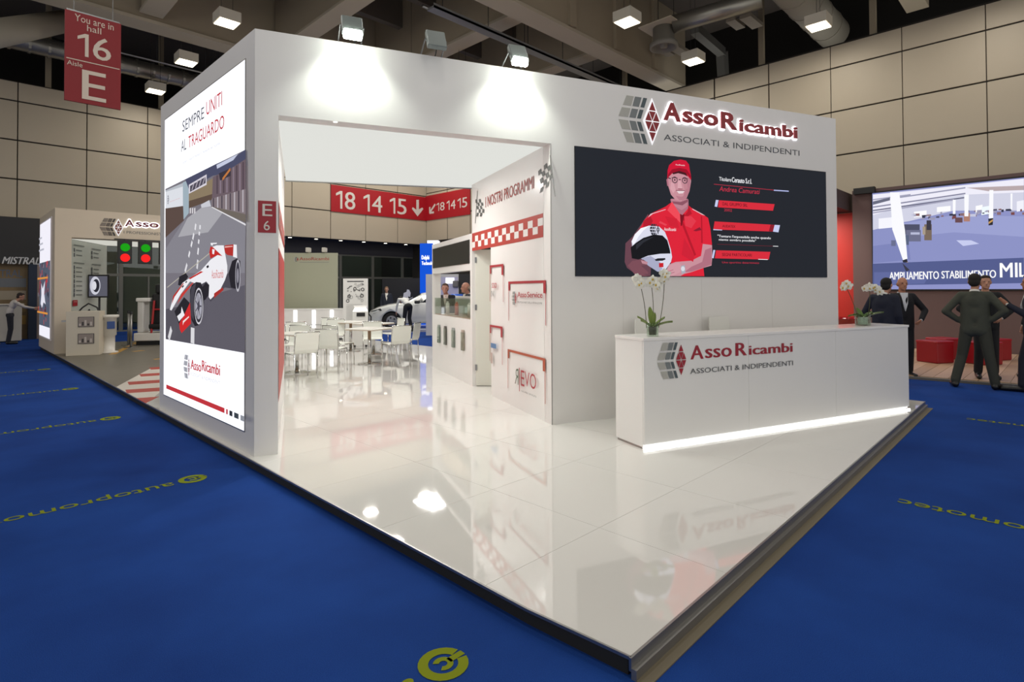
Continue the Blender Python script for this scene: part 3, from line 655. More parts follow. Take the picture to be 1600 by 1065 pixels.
# left building and hoarding
P.poly(A((45, 562), (190, 540), (200, 660), (45, 805)), E1('5b4a44')); P.poly(A((45, 412), (190, 350), (240, 330), (240, 535), (45, 562)), E1('b7bcc4')); P.poly(A((45, 425), (190, 380), (190, 540), (45, 562)), E1('dcdfe6'))
P.poly(A((190, 345), (238, 325), (240, 600), (196, 655)), E1('9fb0bb'))
P.tpx('AssoRicambi', *A((80, 508), (165, 478)), E1('d8483c'), .03); p0, = P.px(*A((60, 492))); emblem_print(P, p0[0], p0[1], .08, {k: E1('7b7a86') for k in GREYS}, 1.6)
P.poly(A((210, 320), (470, 190), (640, 120), (713, 72), (713, 200), (600, 260), (440, 290), (240, 400)), E1('4a4c66'))
P.poly(A((240, 430), (440, 310), (440, 480), (240, 560)), E1('8a7a62')); P.poly(A((240, 500), (440, 440), (430, 490), (300, 540), (240, 560)), E1('5d4c42'))
P.poly(A((240, 365), (388, 278), (388, 365), (240, 440)), E1('d7d2dc')); P.poly(A((250, 375), (380, 298), (380, 350), (250, 425)), E1('4e4a58'))
for k in range(4): P.line(*P.px(*A((265 + k * 30, 410 - k * 16), (285 + k * 30, 345 - k * 16))), .02, E1('b8b0bc'))
P.poly(A((470, 200), (650, 108), (610, 160), (475, 232)), E1('c6cbe0'))
P.poly(A((440, 300), (590, 230), (713, 150), (713, 610), (600, 580), (430, 540)), E1('6b5c64')); 
for k in range(9): P.poly(A((470 + k * 27, 290 - k * 14), (482 + k * 27, 286 - k * 14), (482 + k * 27, 440 - k * 4), (470 + k * 27, 442 - k * 4)), E1('857683' if k % 2 else '53454f'))
P.poly(A((490, 270), (588, 228), (588, 290), (500, 330)), E1('39343e')); P.line(*P.px(*A((585, 235), (520, 320))), .03, E1('c07840'))
P.poly(A((430, 480), (713, 400), (713, 610), (430, 545)), E1('81757a'))
for k in range(8):
    P.poly(A((440 + k * 35, 478 - k * 10), (450 + k * 35, 475 - k * 10), (450 + k * 35, 552 + k * 6), (440 + k * 35, 550 + k * 6)), E1('b9b2ba' if k % 2 else '4a424c'))
P.poly(A((430, 545), (713, 610), (713, 680), (430, 552)), E1('6e665f')); P.poly(A((435, 548), (713, 690), (713, 705), (428, 552)), E1('e2e0e4')); P.poly(A((340, 530), (410, 492), (425, 545), (345, 556)), E1('c9cad2'))
for k in range(3): P.poly(A((248 + k * 18, 560), (258 + k * 18, 555), (258 + k * 18, 600), (248 + k * 18, 606)), E1('d8d4d8'))
# dashed lane lines
for a, b_ in (((298, 690), (292, 740)), ((282, 770), (272, 820)), ((268, 835), (258, 880)), ((248, 920), (238, 965))): P.line(*P.px(*A(a, b_)), .045, E1('e6e5ea'))
for a, b_ in (((334, 700), (332, 735)), ((328, 755), (326, 785)), ((324, 820), (320, 855)), ((320, 890), (314, 945))): P.line(*P.px(*A(a, b_)), .045, E1('e6e5ea'))
for a, b_ in (((225, 225), (208, 290)), ((315, 190), (308, 265))): P.line(*P.px(*B(a, b_)), .05, E1('dedde2'))
P.line(*P.px(*B((60, 420), (420, 130))), .012, E1('b5b0a4')); P.line(*P.px(*B((95, 760), (72, 850))), .09, E1('d9d8dc')); P.line(*P.px(*B((272, 755), (270, 885))), .13, E1('d9d8dc'))
# racing car
K1, KW, KR_, KG = E1('26242b'), E1('eeedf2'), E1('c32a26'), E1('4d4a54')
P.poly(B((160, 330), (215, 300), (235, 330), (190, 410), (150, 400)), K1)
P.poly(B((340, 380), (420, 540), (540, 420), (660, 440), (668, 380), (560, 300)), KG)
P.poly(B((600, 200), (640, 178), (668, 200), (672, 330), (655, 420), (625, 430), (590, 420), (570, 300)), K1)
c_, = P.px(*B((648, 322))); P.disc(c_, .067, E1('b9b7c0'), .155); P.disc(c_, .052, E1('3b3944'), .13); P.disc(c_, .03, E1('8d8b96'), .07)
P.poly(B((540, 70), (612, 62), (608, 158), (560, 150), (530, 120)), E1('b3302c')); P.poly(B((612, 62), (638, 65), (642, 175), (608, 165)), KW); P.poly(B((540, 78), (604, 74), (604, 82), (540, 90)), E1('e8b0a8'))
P.poly(B((430, 85), (470, 70), (530, 70), (560, 240), (560, 300), (540, 360), (500, 440), (420, 520), (405, 500), (410, 400), (385, 370), (330, 400), (250, 370), (170, 480), (95, 612), (82, 605), (110, 500), (190, 380), (340, 280), (420, 190), (480, 150)), KW)
P.poly(B((420, 80), (440, 85), (520, 160), (480, 150), (420, 180), (410, 130)), KR_); P.poly(B((435, 100), (455, 105), (450, 145), (435, 140)), KW)
P.poly(B((420, 50), (475, 48), (470, 58), (440, 60), (440, 72), (425, 70)), KW)
P.poly(B((240, 345), (340, 285), (360, 290), (250, 352)), KR_); P.poly(B((110, 490), (190, 385), (200, 385), (120, 500), (98, 560)), E1('b8332e'))
P.poly(B((200, 480), (280, 380), (270, 380), (180, 470), (140, 560)), E1('c63a34')); P.poly(B((450, 470), (520, 420), (530, 440), (450, 510)), E1('a8302c'))
P.poly(B((380, 380), (410, 400), (405, 480), (380, 520), (340, 540), (350, 420)), K1); P.poly(B((210, 375), (220, 365), (228, 372), (215, 385)), K1); P.poly(B((180, 415), (195, 400), (200, 408), (186, 425)), K1); P.poly(B((385, 245), (402, 232), (408, 250), (392, 262)), K1)
P.tpx('AssoRicambi', *B((430, 345), (528, 268)), E1('d06a66'), .01)
# front wheel and wing
P.poly(B((250, 440), (265, 400), (300, 375), (340, 380), (362, 430), (366, 540), (350, 660), (320, 735), (290, 742), (262, 690), (248, 560)), K1); P.poly(B((262, 420), (300, 380), (285, 480), (280, 700), (255, 640), (250, 500)), E1('45434c'))
c_, = P.px(*B((322, 575))); P.disc(c_, .15, E1('d5d3da'), .2); P.disc(c_, .135, E1('36343d'), .18); P.disc(c_, .115, E1('a9a8b4'), .145); P.disc(c_, .04, E1('4a4854'), .05)
for k in range(7): 
    t = 2 * math.pi * k / 7; P.line((c_[0] + .03 * math.cos(t), c_[1] + .04 * math.sin(t)), (c_[0] + .1 * math.cos(t), c_[1] + .13 * math.sin(t)), .016, E1('4a4854'))
P.poly(B((120, 620), (160, 560), (200, 500), (245, 545), (250, 600), (180, 800), (150, 700)), K1)
P.poly(B((250, 545), (258, 720), (180, 800), (165, 770), (160, 720), (205, 640)), E1('cf2a2c')); P.poly(B((180, 580), (205, 650), (158, 702), (142, 660), (175, 630)), KW)
P.poly(B((190, 700), (240, 658), (242, 668), (198, 712), (190, 735)), E1('efe2e0'))
# headline, strapline, lower logo and colour bar
TX = E1('575a62'); TR = E1('c0343c')
def C7(*pts): return [(240 + x / 3.325, 80 + y / 3.328) for x, y in pts]
def lineup(body, a, b_, hpx, m, bold=0):
    (ua, va), (ub, vb) = P.px(a, b_); (_, vt), = P.px((a[0], a[1] - hpx)); h = vt - va; v = (va + vb) / 2
    P.text(body, (ua, v, ub, v + h), m, bold)
lineup('SEMPRE', *C7((150, 420), (262, 350)), 17, TX, .008); lineup('UNITI', *C7((274, 335), (356, 280)), 21, TR, .008)
lineup('AL', *C7((143, 525), (170, 508)), 17, TX, .008); lineup('TRAGUARDO', *C7((181, 505), (367, 398)), 18.5, TR, .008)
lineup('Scopri il nostro mondo: il network dei ricambi', *C7((152, 590), (345, 492)), 6, E1('c2c5cf'))
def C8(*pts): return [(240 + x / 3.13, 380 + y / 3.132) for x, y in pts]
lineup('Asso', *C8((182, 617), (232, 626)), 15, TR, .07); lineup('Ricambi', *C8((237, 626), (324, 643)), 16, TR, .07); lineup('ASSOCIATI & INDIPENDENTI', *C8((180, 650), (325, 685)), 5, E1('c8cad4'))
p0, = P.px(*C8((145, 598))); p1, = P.px(*C8((177, 600))); emblem_print(P, p0[0], p0[1], (p1[0] - p0[0]), {'grey0': E1('9c9da6'), 'grey1': E1('6c6f7a'), 'grey2': E1('50535e'), 'red': E1('8a5a66')}, 1.25)
def bar(a, b_, h, m):
    (ua, va), (ub, vb) = P.px(a, b_); v = .425; P.rect(ua, v - .0, ub, v + .048, m)
(_, vb0), = P.px(*C8((62, 690))); (ub1, vb1), = P.px(*C8((348, 798)))
for a, b_, m in ((62, 347, TR), (355, 363, TR), (371, 386, E1('2c3038')), (394, 416, E1('3a424a')), (425, 443, E1('8b8f98'))):
    ua = P.px(*C8((a, 700)))[0][0]; ub = P.px(*C8((b_, 700)))[0][0]; P.rect(ua, vb0 - .05, ub, vb0, m)
P.done('print')
# red chequer graphic on the inner face of that wall
# red graphic on the inner face of the lightbox wall
gi = root('wall_graphic', (2.3195 + .002, 5.497, T), 65.7, 'red chequered graphic on the inner face of the lightbox wall', 'graphic')
P = Print(gi, -.002); P.rect(0, .45, 3.2, 1.95, mat('b23a33', .4)); P.rect(0, 2.15, 3.2, 2.4, mat('b23a33', .4))
for k in range(16): P.rect(k * .2, 2.18 + (.1 if k % 2 else 0), k * .2 + .1, 2.27 + (.1 if k % 2 else 0), WHITEG)
P.done('print')
# ================================================================ room behind the doorway
IA = -112.7; IS = 5.25
ix, iy = 4.883 + IS * .3859, 4.229 + IS * .9225
iw = root('programme_wall', (ix, iy, T), IA, 'white inner wall printed with chequered band and partner logos, door standing ajar', 'wall')
S = lambda s: IS - s
b = MB(); b.box(S(1.95), S(.185), 0, .16, 0, 3.22).box(S(2.80), S(1.95), 0, .16, 2.18, 3.22); b.build('panel_wall', WHITEG, iw)
P = Print(iw, -.003); RG = mat('b04038', .45); RG2 = mat('a8323a', .45); GK = mat('5c5f5c', .5)
bA, bB = P.px((866.8, 364), (740, 393.6)); tA, = P.px((866.8, 325)); zb = (bA[1] + bB[1]) / 2; zt = zb + (tA[1] - bA[1]); xa, xb = S(2.79), S(.19)
zb -= 0; H_ = zt - zb; P.rect(xa, zb, xb, zt, RG)
y0_ = P.y; n_ = 18; w_ = (xb - xa) / n_
for k in range(n_):
    P.y = y0_; r0 = zb + H_ * (.5 if k % 2 else .18); P.rect(xa + k * w_, r0, xa + (k + 1) * w_, r0 + H_ * .32, WHITEG)
P.y -= .0006
(a0, z0_), (a1, z1_) = P.px((758.5, 325), (834, 282)); (_, z2_), = P.px((758.5, 312)); z0_ = (P.px((758.5, 325))[0][1] + P.px((834, 293))[0][1]) / 2
P.text('I NOSTRI PROGRAMMI', (a0, z0_, a1, z0_ + .155), mat('9c4038', .5), .012)
def flag(corner, w, h, pole):
    fx, fz = corner; y0 = P.y
    for i in range(4):
        for j in range(5):
            sk = lambda u, v: (fx + u * w + .12 * w * math.sin(v * 5), fz + v * h + (.25 * h * u) * (1 if pole > 0 else -.6))
            if (i + j) % 2 == 0: P.y = y0; P.uv([sk(i / 4, j / 5), sk((i + 1) / 4, j / 5), sk((i + 1) / 4, (j + 1) / 5), sk(i / 4, (j + 1) / 5)], GK)
    P.line((fx - .01 * pole, fz), (fx - .01 * pole, fz + h), .012, GK) if 0 else None
    px_ = fx + (w if pole > 0 else 0)
    P.line((px_ + (.1 if pole > 0 else -.05), fz - .1), (px_ - (.02 if pole > 0 else -.06), fz + h * 1.45), .018, GK)
    P.y -= .0006
q1, = P.px((843, 302)); q2, = P.px((861, 262)); flag(q1, q2[0] - q1[0], .27, 1)
q1, = P.px((744, 338)); q2, = P.px((755, 314)); flag(q1, q2[0] - q1[0], .27, -1)
def frame(l, r, zt_, m, foot=.52):
    t = .03; P.rect(l, zt_ - t, r, zt_, m); P.rect(l, zt_ - .12, l + .05, zt_, m); P.rect(r - .07, zt_ - .15, r, zt_, m); P.rect(l, zt_ - foot, l + .012, zt_, m); P.rect(r - .014, zt_ - foot, r, zt_, m)
def Cc(*pts): return [(730 + x / 3.807, 380 + y / 3.803) for x, y in pts]
(l_, zl), (r_, zr) = P.px(*Cc((245, 228), (468, 218))); frame(l_, r_, (zl + zr) / 2, RG2)
(l_, zl), (r_, zr) = P.px(*Cc((241, 630), (465, 682))); frame(l_, r_, (zl + zr) / 2, mat('b0563c', .45))
(r_, zr), = P.px(*Cc((215, 122))); frame(S(1.949), r_, zr, RG2); (r_, zr), = P.px(*Cc((210, 495))); frame(S(1.949), r_, zr, RG2)
(p0x, p0z), (p1x, p1z) = P.px(*Cc((262, 325), (292, 325))); emblem_print(P, p0x, p0z + .0, (p1x - p0x), GREYS, 1.15)
def ctext(body, lb, rb, hp, m, bold=0, flip=False):
    (ua, va), (ub, vb) = P.px(*Cc(lb, rb)); (_, vt), = P.px(*Cc((lb[0], lb[1] - hp))); v = (va + vb) / 2; P.text(body, (ua, v, ub, v + vt - va), m, bold, 0, flip)
ctext('Asso', (300, 320), (352, 321), 32, RG2, .06); ctext('Service', (358, 322), (447, 323), 34, RG2, .06); ctext('PROFESSIONISTI DELLA RIPARAZIONE', (300, 357), (446, 359), 11, GK)
ctext('R', (283, 835), (305, 838), 92, mat('5d6a58', .5), 0, True)
ctext('E', (319, 845), (340, 850), 92, RG2); ctext('VO', (342, 850), (410, 868), 88, RG2); P.rect(*(P.px(*Cc((309, 878)))[0]), P.px(*Cc((313, 878)))[0][0], P.px(*Cc((313, 740)))[0][1], RG2); ctext('IL RICAMBIO CERTIFICATO', (322, 885), (411, 912), 10, GK)
ctext('sso', (147, 268), (175, 262), 30, RG2, .02); ctext('IV', (143, 318), (160, 316), 34, GK, .01); P.rect(*(P.px(*Cc((140, 618)))[0]), *(P.px(*Cc((172, 598)))[0]), mat('5c7fa8', .5)); P.rect(*(P.px(*Cc((140, 710)))[0]), P.px(*Cc((150, 710)))[0][0], P.px(*Cc((150, 650)))[0][1], mat('b8a49c', .5))
P.done('print')
# door leaf ajar
dl = root('door_leaf_pivot', (0, 0, 0), 0, parent=iw); dl.name = 'door'
h0 = Vector((S(2.78), .05)); 
dl.location = (h0.x, h0.y, 0); dl.rotation_euler = (0, 0, R(64))
MB().rbox(0, .60, 0, .035, .01, 2.16, .004).build('leaf', mat('d6d8cc', .4), dl)
MB().tube((.54, -.05, 1.0), (.54, 0, 1.0), .012).tube((.54, -.05, 1.0), (.44, -.05, 1.0), .009).build('handle', ALU, dl)
for z in (.25, 1.2, 1.95): MB().box(-.012, .02, -.008, 0, z, z + .09).build('hinge', STEEL, dl)
# bar with display case beyond the door
br = root('service_bar', (ix, iy, T), IA, 'white bar with glass display case, open hatch and black header panel', 'bar')
MB().box(0, S(2.9), 0, .5, 0, 1.045).build('bar_front', WHITEG, br)
MB().box(S(2.9), S(2.81), 0, .16, 0, 2.42).build('post', WHITEG, br)
MB().box(-.06, .0, 0, .16, 0, 2.42).build('post', WHITEG, br)
MB().box(0, S(2.9), 0, .14, 1.84, 2.42).build('header', WHITEG, br); MB().box(.03, S(2.9) - .02, -.012, 0, 1.95, 2.33).build('header_panel', mat('191a18', .35), br)
gd = MB(); gd.box(.05, S(2.95), .02, .03, 1.06, 1.36).box(.05, S(2.95), .44, .45, 1.06, 1.36).box(.05, .06, .03, .44, 1.06, 1.36).box(S(2.95) - .01, S(2.95), .03, .44, 1.06, 1.36).box(.05, S(2.95), .02, .45, 1.36, 1.37)
GLASS = clear_glass('f4f8f5', .06); gd.build('glass_case', GLASS, br)
MB().box(.02, S(2.92), .455, .5, 1.046, 1.40).build('case_backing', WHITEG, br); MB().box(.05, S(2.95), .03, .44, 1.046, 1.056).build('tray', mat('9d7f6c', .5), br)  # white backing board added to make the case look bright; tray inside it
for k, x in enumerate((.35, .95, 1.7)):
    o = MB().tube((x, .2, 1.06), (x, .2, 1.27), .035, n=14).tube((x, .2, 1.27), (x, .2, 1.3), .02, n=12).build('display_item', mat('e6e4dc' if k != 1 else 'c2563c', .35), br, True)
for k, px_ in enumerate((687, 697, 709.5, 724.5)):
    a, = [on_board(px_, 515, br.location, IA, 0)]
    h = MB(); h.box(a[0] - .07, a[0] + .07, -.035, -.03, .52, .82).box(a[0] - .07, a[0] + .07, -.03, 0, .52, .525).box(a[0] - .07, a[0] - .066, -.03, 0, .52, .82).box(a[0] + .066, a[0] + .07, -.03, 0, .52, .82)
    h.build('brochure_holder', clear_glass('f2f5f2', .05), br)
    MB().box(a[0] - .06, a[0] + .06, -.026, -.006, .527, .86).build('brochure', mat(['8f9a92', '5f5a55', '9aa09c', 'b5a79a'][k], .5, noise=.5, scale=18), br)
# stretch ceiling; its lit look is put in as emission
cf = root('stretch_ceiling', (2.3, 5.4, 3.275), 0, 'white stretch fabric ceiling over the doorway room, brightness put in as emission', 'ceiling')
cp = [(2.322, 5.50), (4.95, 4.40), (6.13, 7.0), (3.68, 8.46)]
rel = (2.3, 5.4, 3.275)
MB().prism(cp, 3.275, 3.30).build('fabric', mat('eeefe9', emit=.86), cf, rel=rel)
MB().prism([(3.68, 8.46), (6.13, 7.0), (6.16, 7.06), (3.70, 8.52)], 3.265, 3.32).build('edge_profile', ALU, cf, rel=rel)
# fill lights without fixtures, added under the ceiling to brighten the room
for q_ in ((3.6, 6.0), (4.7, 6.6), (4.2, 7.4)): area('room_fill', (q_[0], q_[1], 3.24), .25, 22, (1, .98, .94))
for q_ in ((6.2, 10.5), (7.5, 13.0), (5.2, 12.0)): area('cafe_fill', (q_[0], q_[1], 5.6), .8, 60, (1, .98, .94))  # unseen fill added above the tables to brighten floor and chairs
for px_, py_ in ((524, 190.5),):
    c = on_z(px_, py_, 3.27); MB().tube((c.x, c.y, 3.274), (c.x, c.y, 3.268), .022).build('downlight', E('fffdf4', 2), cf, rel=rel)

# ---------------------------------------------------------------- cafe tables and chairs
PL = mat('dfe1d8', .4); 
def cafe_table(x, y, lab):
    t = root('cafe_table', (x, y, T), 20, lab, 'table', 'cafe tables in the doorway room')
    MB().rbox(-.35, .35, -.35, .35, .715, .74, .008).build('table_top', mat('e6e4dc', .3), t)
    MB().box(-.345, .345, -.345, .345, .706, .715).build('top_edge', mat('b99a7e', .5), t)
    MB().tube((0, 0, .02), (0, 0, .70), .035, n=16).build('column', CHROME, t, True)
    MB().lathe([(.24, 0), (.24, .012), (.06, .028), (.05, .04)]).build('base', CHROME, t)
    return t
for x, y, l in [(4.72, 10.35, 'square white cafe table nearest the lightbox wall'), (7.29, 12.95, 'square white cafe table at the back before the display counter'), (6.30, 10.43, 'square white cafe table in the middle with round chrome foot'), (7.3, 11.9, 'square white cafe table behind the middle one')]: cafe_table(x, y, l)
def make_chair():
    t = root('cafe_chair', (0, 0, 0))
    # one bent shell: seat runs into the back; front is +y
    prof = [(.22, .445), (.16, .45), (0, .445), (-.15, .45), (-.19, .465), (-.215, .51), (-.235, .60), (-.25, .70), (-.262, .80)]
    vs = []; fs = []; W = .205; th = .012
    for k, (y, z) in enumerate(prof):
        a = Vector((prof[min(k + 1, len(prof) - 1)][0] - prof[max(k - 1, 0)][0], prof[min(k + 1, len(prof) - 1)][1] - prof[max(k - 1, 0)][1])).normalized(); nx, nz = -a.y, a.x
        w = W - (.01 if k in (0, len(prof) - 1) else 0)
        for sx in (-1, 1):
            for sg in (0, 1): vs.append((sx * w, y + nx * th * sg, z + nz * th * sg))
    for k in range(len(prof) - 1):
        i = k * 4; j = i + 4
        fs += [(i, i + 2, j + 2, j), (i + 1, j + 1, j + 3, i + 3), (i, j, j + 1, i + 1), (i + 2, i + 3, j + 3, j + 2)]
    fs += [(0, 1, 3, 2), (len(vs) - 4, len(vs) - 2, len(vs) - 1, len(vs) - 3)]
    MB().add(vs, fs).build('seat_shell', PL, t)
    for sx in (-1, 1):
        MB().path([(sx * .207, .2, .0), (sx * .207, .18, .44)], .009, 8).build('leg', CHROME, t, True)
        MB().path([(sx * .207, -.21, 0), (sx * .207, -.2, .44), (sx * .214, -.225, .5), (sx * .214, -.262, .81)], .009, 8).build('leg', CHROME, t, True)
    MB().path([(-.214, -.262, .81), (.214, -.262, .81)], .009, 8).path([(-.207, .18, .43), (-.207, -.2, .43)], .009).path([(.207, .18, .43), (.207, -.2, .43)], .009).build('frame', CHROME, t, True)
    return t
ch0 = make_chair(); ch0.location = (0, 0, -50)
spots = [(4.46, 9.62, 88, 'white cafe chair nearest the lightbox wall, its back turned to the doorway'),
 (5.22, 9.95, 38, 'white cafe chair second from the left, seen from behind at an angle'),
 (4.25, 10.9, -20, 'white cafe chair half hidden by the red edge of the doorway'),
 (5.05, 11.15, -135, 'white cafe chair facing the camera behind the left table'),
 (6.75, 12.75, -125, 'white cafe chair facing the camera with its chrome back rail showing'),
 (5.80, 10.75, 15, 'white cafe chair left of the middle table, turned toward it'),
 (6.55, 9.85, 85, 'white cafe chair right of the middle table, its back to the camera'),
 (7.15, 10.35, 125, 'white cafe chair nearest the glass display bar'),
 (6.85, 11.2, -120, 'white cafe chair behind the middle table facing the camera'),
 (7.0, 13.6, -130, 'white cafe chair facing the camera beyond the back table'),
 (5.6, 12.3, -110, 'white cafe chair at the back left in front of the lit display counter'),
 (8.0, 12.2, 170, 'white cafe chair at the rear right beside the blue aisle')]
for k, (x, y, a, l) in enumerate(spots):
    o = ch0 if k == 0 else copytree(ch0)
    o.location = (x, y, T); o.rotation_euler = (0, 0, R(a - 90)); tag(o, l, 'chair', 'white cafe chairs round the tables')
# ---------------------------------------------------------------- back display counter, logo panel, banner, machine
def place(px, depth): 
    r = (px - 800) / FPX; p = (FW + RT * r) * depth; return p.x, p.y
x, y = place(443, 17.6)
dc = root('display_counter', (x, y, T), -43, 'low white display counter at the back with three glowing vertical strips', 'counter')
MB().box(-.5, 2.2, 0, .5, .04, .92).build('body', WHITE, dc); MB().box(-.52, 2.22, -.02, .52, .92, .95).build('top', WHITEG, dc); MB().box(-.5, 2.2, .03, .47, 0, .04).build('plinth', DARK, dc)
MB().box(-.5, 2.2, -.02, 0, .45, .47).build('ledge', mat('b8b9b8', .4), dc)
for px_ in (461.5, 490.5, 518.5):
    a = on_board(px_, 500, dc.location, -43); MB().box(a[0] - .05, a[0] + .05, -.015, 0, .36, .91).build('light_strip', E('fbfdff', 2.0), dc)
x, y = place(443, 17.9)
lp = root('logo_panel', (x, y, T), -43, 'pale green grey partition with small red logo behind the display counter', 'partition')
a0 = on_board(519, 393, (x, y, T), -43); MB().box(-2, a0[0], .6, .7, 0, a0[1]).build('panel', mat('a9aa93', .6), lp)
P = Print(lp, .598)
P.tpx('AssoRicambi', (468, 406.5), (514, 401.5), mat('a5483e', .5), .03); P.rect(*P.px((468, 410))[0], *P.px((514, 409))[0], mat('8d8f86', .6)); p0, = P.px((458, 405)); emblem_print(P, p0[0], p0[1], .17, GREYS); P.done('print')
for px_ in (473, 499): 
    a = on_board(px_, 390, (x, y, T), -43); MB().rbox(a[0] - .08, a[0] + .05, .5, .72, a0[1] + .02, a0[1] + .17, .02).tube((a[0], .65, a0[1]), (a[0], .65, a0[1] + .05), .02).build('spotlight', mat('c8c4b8', .4), lp)
x, y = place(536, 16.6)
bn = root('banner', (x, y, T), -44, 'white standing banner printed with black engine part drawings', 'banner')
MB().box(0, .72, 0, .03, 0, 1.86).build('panel', mat('d9d8d4', .5), bn)
P = Print(bn); random.seed(3); DK = mat('3a3a3c', .6); LG = mat('a9a9a8', .6)
P.rect(.12, 1.76, .60, 1.79, DK)
for k in range(26):
    c = (random.uniform(.1, .62), random.uniform(1.2, 1.7)); r = random.uniform(.02, .055)
    if k % 3: P.ring(c, r * .6, r, DK if k % 2 else LG, n=12)
    else: P.line(c, (c[0] + random.uniform(-.1, .1), c[1] + random.uniform(-.06, .06)), .02, DK)
for k in range(14): P.rect(.1, 1.1 - k * .035, random.uniform(.3, .6), 1.108 - k * .035, LG)
P.done('print')
x, y = place(563, 15.4)
ms = root('service_machine', (x, y, T), -30, 'white box shaped service machine with sloping black top panel in front of the banner', 'machine')
MB().prism([(-.2, -.2), (.2, -.2), (.2, .2), (-.2, .2)], .06, .95).build('body', mat('dcdcd8', .35), ms)
b = MB(); b.add([(-.2, -.2, .95), (.2, -.2, .95), (.2, .2, .95), (-.2, .2, .95), (-.15, -.1, 1.06), (.15, -.1, 1.06), (.18, .2, 1.1), (-.18, .2, 1.1)], [(0, 1, 5, 4), (1, 2, 6, 5), (2, 3, 7, 6), (3, 0, 4, 7), (4, 5, 6, 7)]); b.build('hood', WHITEG, ms)
MB().box(-.1, .12, -.215, -.2, .82, .92).build('screen', BLACK, ms); MB().path([(.2, 0, .9), (.28, -.02, .8), (.27, -.02, .3), (.21, 0, .2)], .018).build('hose', BLACK, ms)
for sx in (-.15, .15):
    for sy in (-.15, .15): MB().ball((sx, sy, .03), (.03, .02, .03), 6, 10).build('castor', DARK, ms)

# ---------------------------------------------------------------- reception counter
CA = -20.4
rcn = root('reception_counter', (4.735, 2.94, T), CA, 'long white reception counter with red logo and glowing strip along its foot', 'counter')
CL, CD, CH_ = 4.09, .46, 1.06
cuts = [0, 1.36, 2.73, CL]
for a, b_ in zip(cuts, cuts[1:]): MB().rbox(a + .0012, b_ - .0012, 0, .02, .045, CH_ - .03, .002).build('front_panel', WHITEG, rcn)
MB().box(.0, CL, .021, CD, .02, CH_ - .03).build('body', WHITEG, rcn); MB().rbox(-.008, CL + .008, -.008, CD, CH_ - .029, CH_, .003).build('counter_top', mat('eceae7', .2), rcn)
MB().box(.0, CL, .03, CD - .03, 0, .02).build('plinth', ALU, rcn)
MB().box(-.01, CL + .0, -.01, .0, .003, .018).build('light_strip', E('ffffff', 6), rcn)
P = Print(rcn, -.002)
LX = 1150 / 1
def D8(*pts): return [(960 + x / 3.33, 400 + y / 3.33) for x, y in pts]
def dt(body, lb, rb, hp, m, bold=0):
    (ua, va), (ub, vb) = P.px(*D8(lb, rb)); (_, vt), = P.px(*D8((lb[0], lb[1] - hp))); v = (va + vb) / 2; P.text(body, (ua, v, ub, v + vt - va), m, bold)
RC = mat('9c1c2c', .4)
dt('A', (398, 539), (462, 532), 72, RC, .05); dt('sso', (475, 532), (609, 520), 48, RC, .075); dt('R', (633, 520), (687, 514), 67, RC, .06); dt('icambi', (702, 512), (926, 499), 50, RC, .075)
dt('ASSOCIATI & INDIPENDENTI', (395, 612), (930, 568), 27, INK, .001)
(p0x, p0z), (p1x, _) = P.px(*D8((215, 549), (376, 540))); emblem_print(P, p0x, p0z, (p1x - p0x) / (362 / 350), dict(GREYS, red=RC), 1.08)
P.done('print')
# white stools behind it
bs0 = None
def pos_c(u, v): 
    c, s = math.cos(R(CA)), math.sin(R(CA)); return 4.735 + u * c - v * s, 2.94 + u * s + v * c
for u, lab in ((.86, 'white chair back just visible behind the counter beside the left orchid'), (2.0, 'white chair back just visible behind the middle of the counter')):
    x, y = pos_c(u, .82)
    if bs0 is None:
        t = root('bar_chair', (x, y, T), CA)
        prof = [(-.2, .80), (.02, .79), (.17, .81), (.2, .86), (.22, 1.0), (.23, 1.17)]
        vs = []; fs = []
        for k, (yy, z) in enumerate(prof):
            w = .21 - .01 * k
            for sx in (-1, 1): vs += [(sx * w, yy, z), (sx * w, yy + (.0 if k < 3 else .016), z + (.016 if k < 3 else 0))]
        for k in range(len(prof) - 1):
            i = k * 4; j = i + 4; fs += [(i, i + 2, j + 2, j), (i + 1, j + 1, j + 3, i + 3), (i, j, j + 1, i + 1), (i + 2, i + 3, j + 3, j + 2)]
        fs += [(0, 1, 3, 2), (20, 22, 23, 21)]
        MB().add(vs, fs).build('seat_shell', mat('dcdcd6', .4), t)
        for sx, sy in ((-1, -1), (1, -1), (-1, 1), (1, 1)): MB().tube((sx * .2, sy * .19, 0), (sx * .17, sy * .15, .8), .011, n=8).build('leg', CHROME, t, True)
        MB().path([(-.18, -.165, .3), (.18, -.165, .3)], .009).build('foot_rail', CHROME, t); bs0 = t
    else: t = copytree(bs0); t.location = (x, y, T)
    tag(t, lab, 'chair', 'bar chairs behind the reception counter')
# ---------------------------------------------------------------- orchids
LEAF = mat('4f6b26', .35, noise=.15, scale=8); LEAF2 = mat('6f8432', .4, noise=.15, scale=8); PET = mat('e9e8dc', .5); STEM = mat('4a4a2a', .6); YC = mat('c8a83a', .5)
GV = clear_glass('eef5ee', .1)
def leaf_mesh(L_, W_, ang, lift, droop, z):
    vs = []; fs = []; n = 7; c, s = math.cos(ang), math.sin(ang)
    for k in range(n + 1):
        t = k / n; w = W_ * math.sin(math.pi * min(.98, t * .9 + .08)) ** .7; u = L_ * t; h = z + lift * t - droop * t * t
        for e, dz in ((-1, .012), (0, -.004), (1, .012)): vs.append((c * u - s * e * w / 2, s * u + c * e * w / 2, h + dz))
    for k in range(n):
        i = 3 * k; fs += [(i, i + 1, i + 4, i + 3), (i + 1, i + 2, i + 5, i + 4)]
    k0 = len(vs); vs += [(a, b_, c_ - .003) for a, b_, c_ in vs]; fs += [tuple(k0 + q for q in f)[::-1] for f in fs]
    return vs, fs
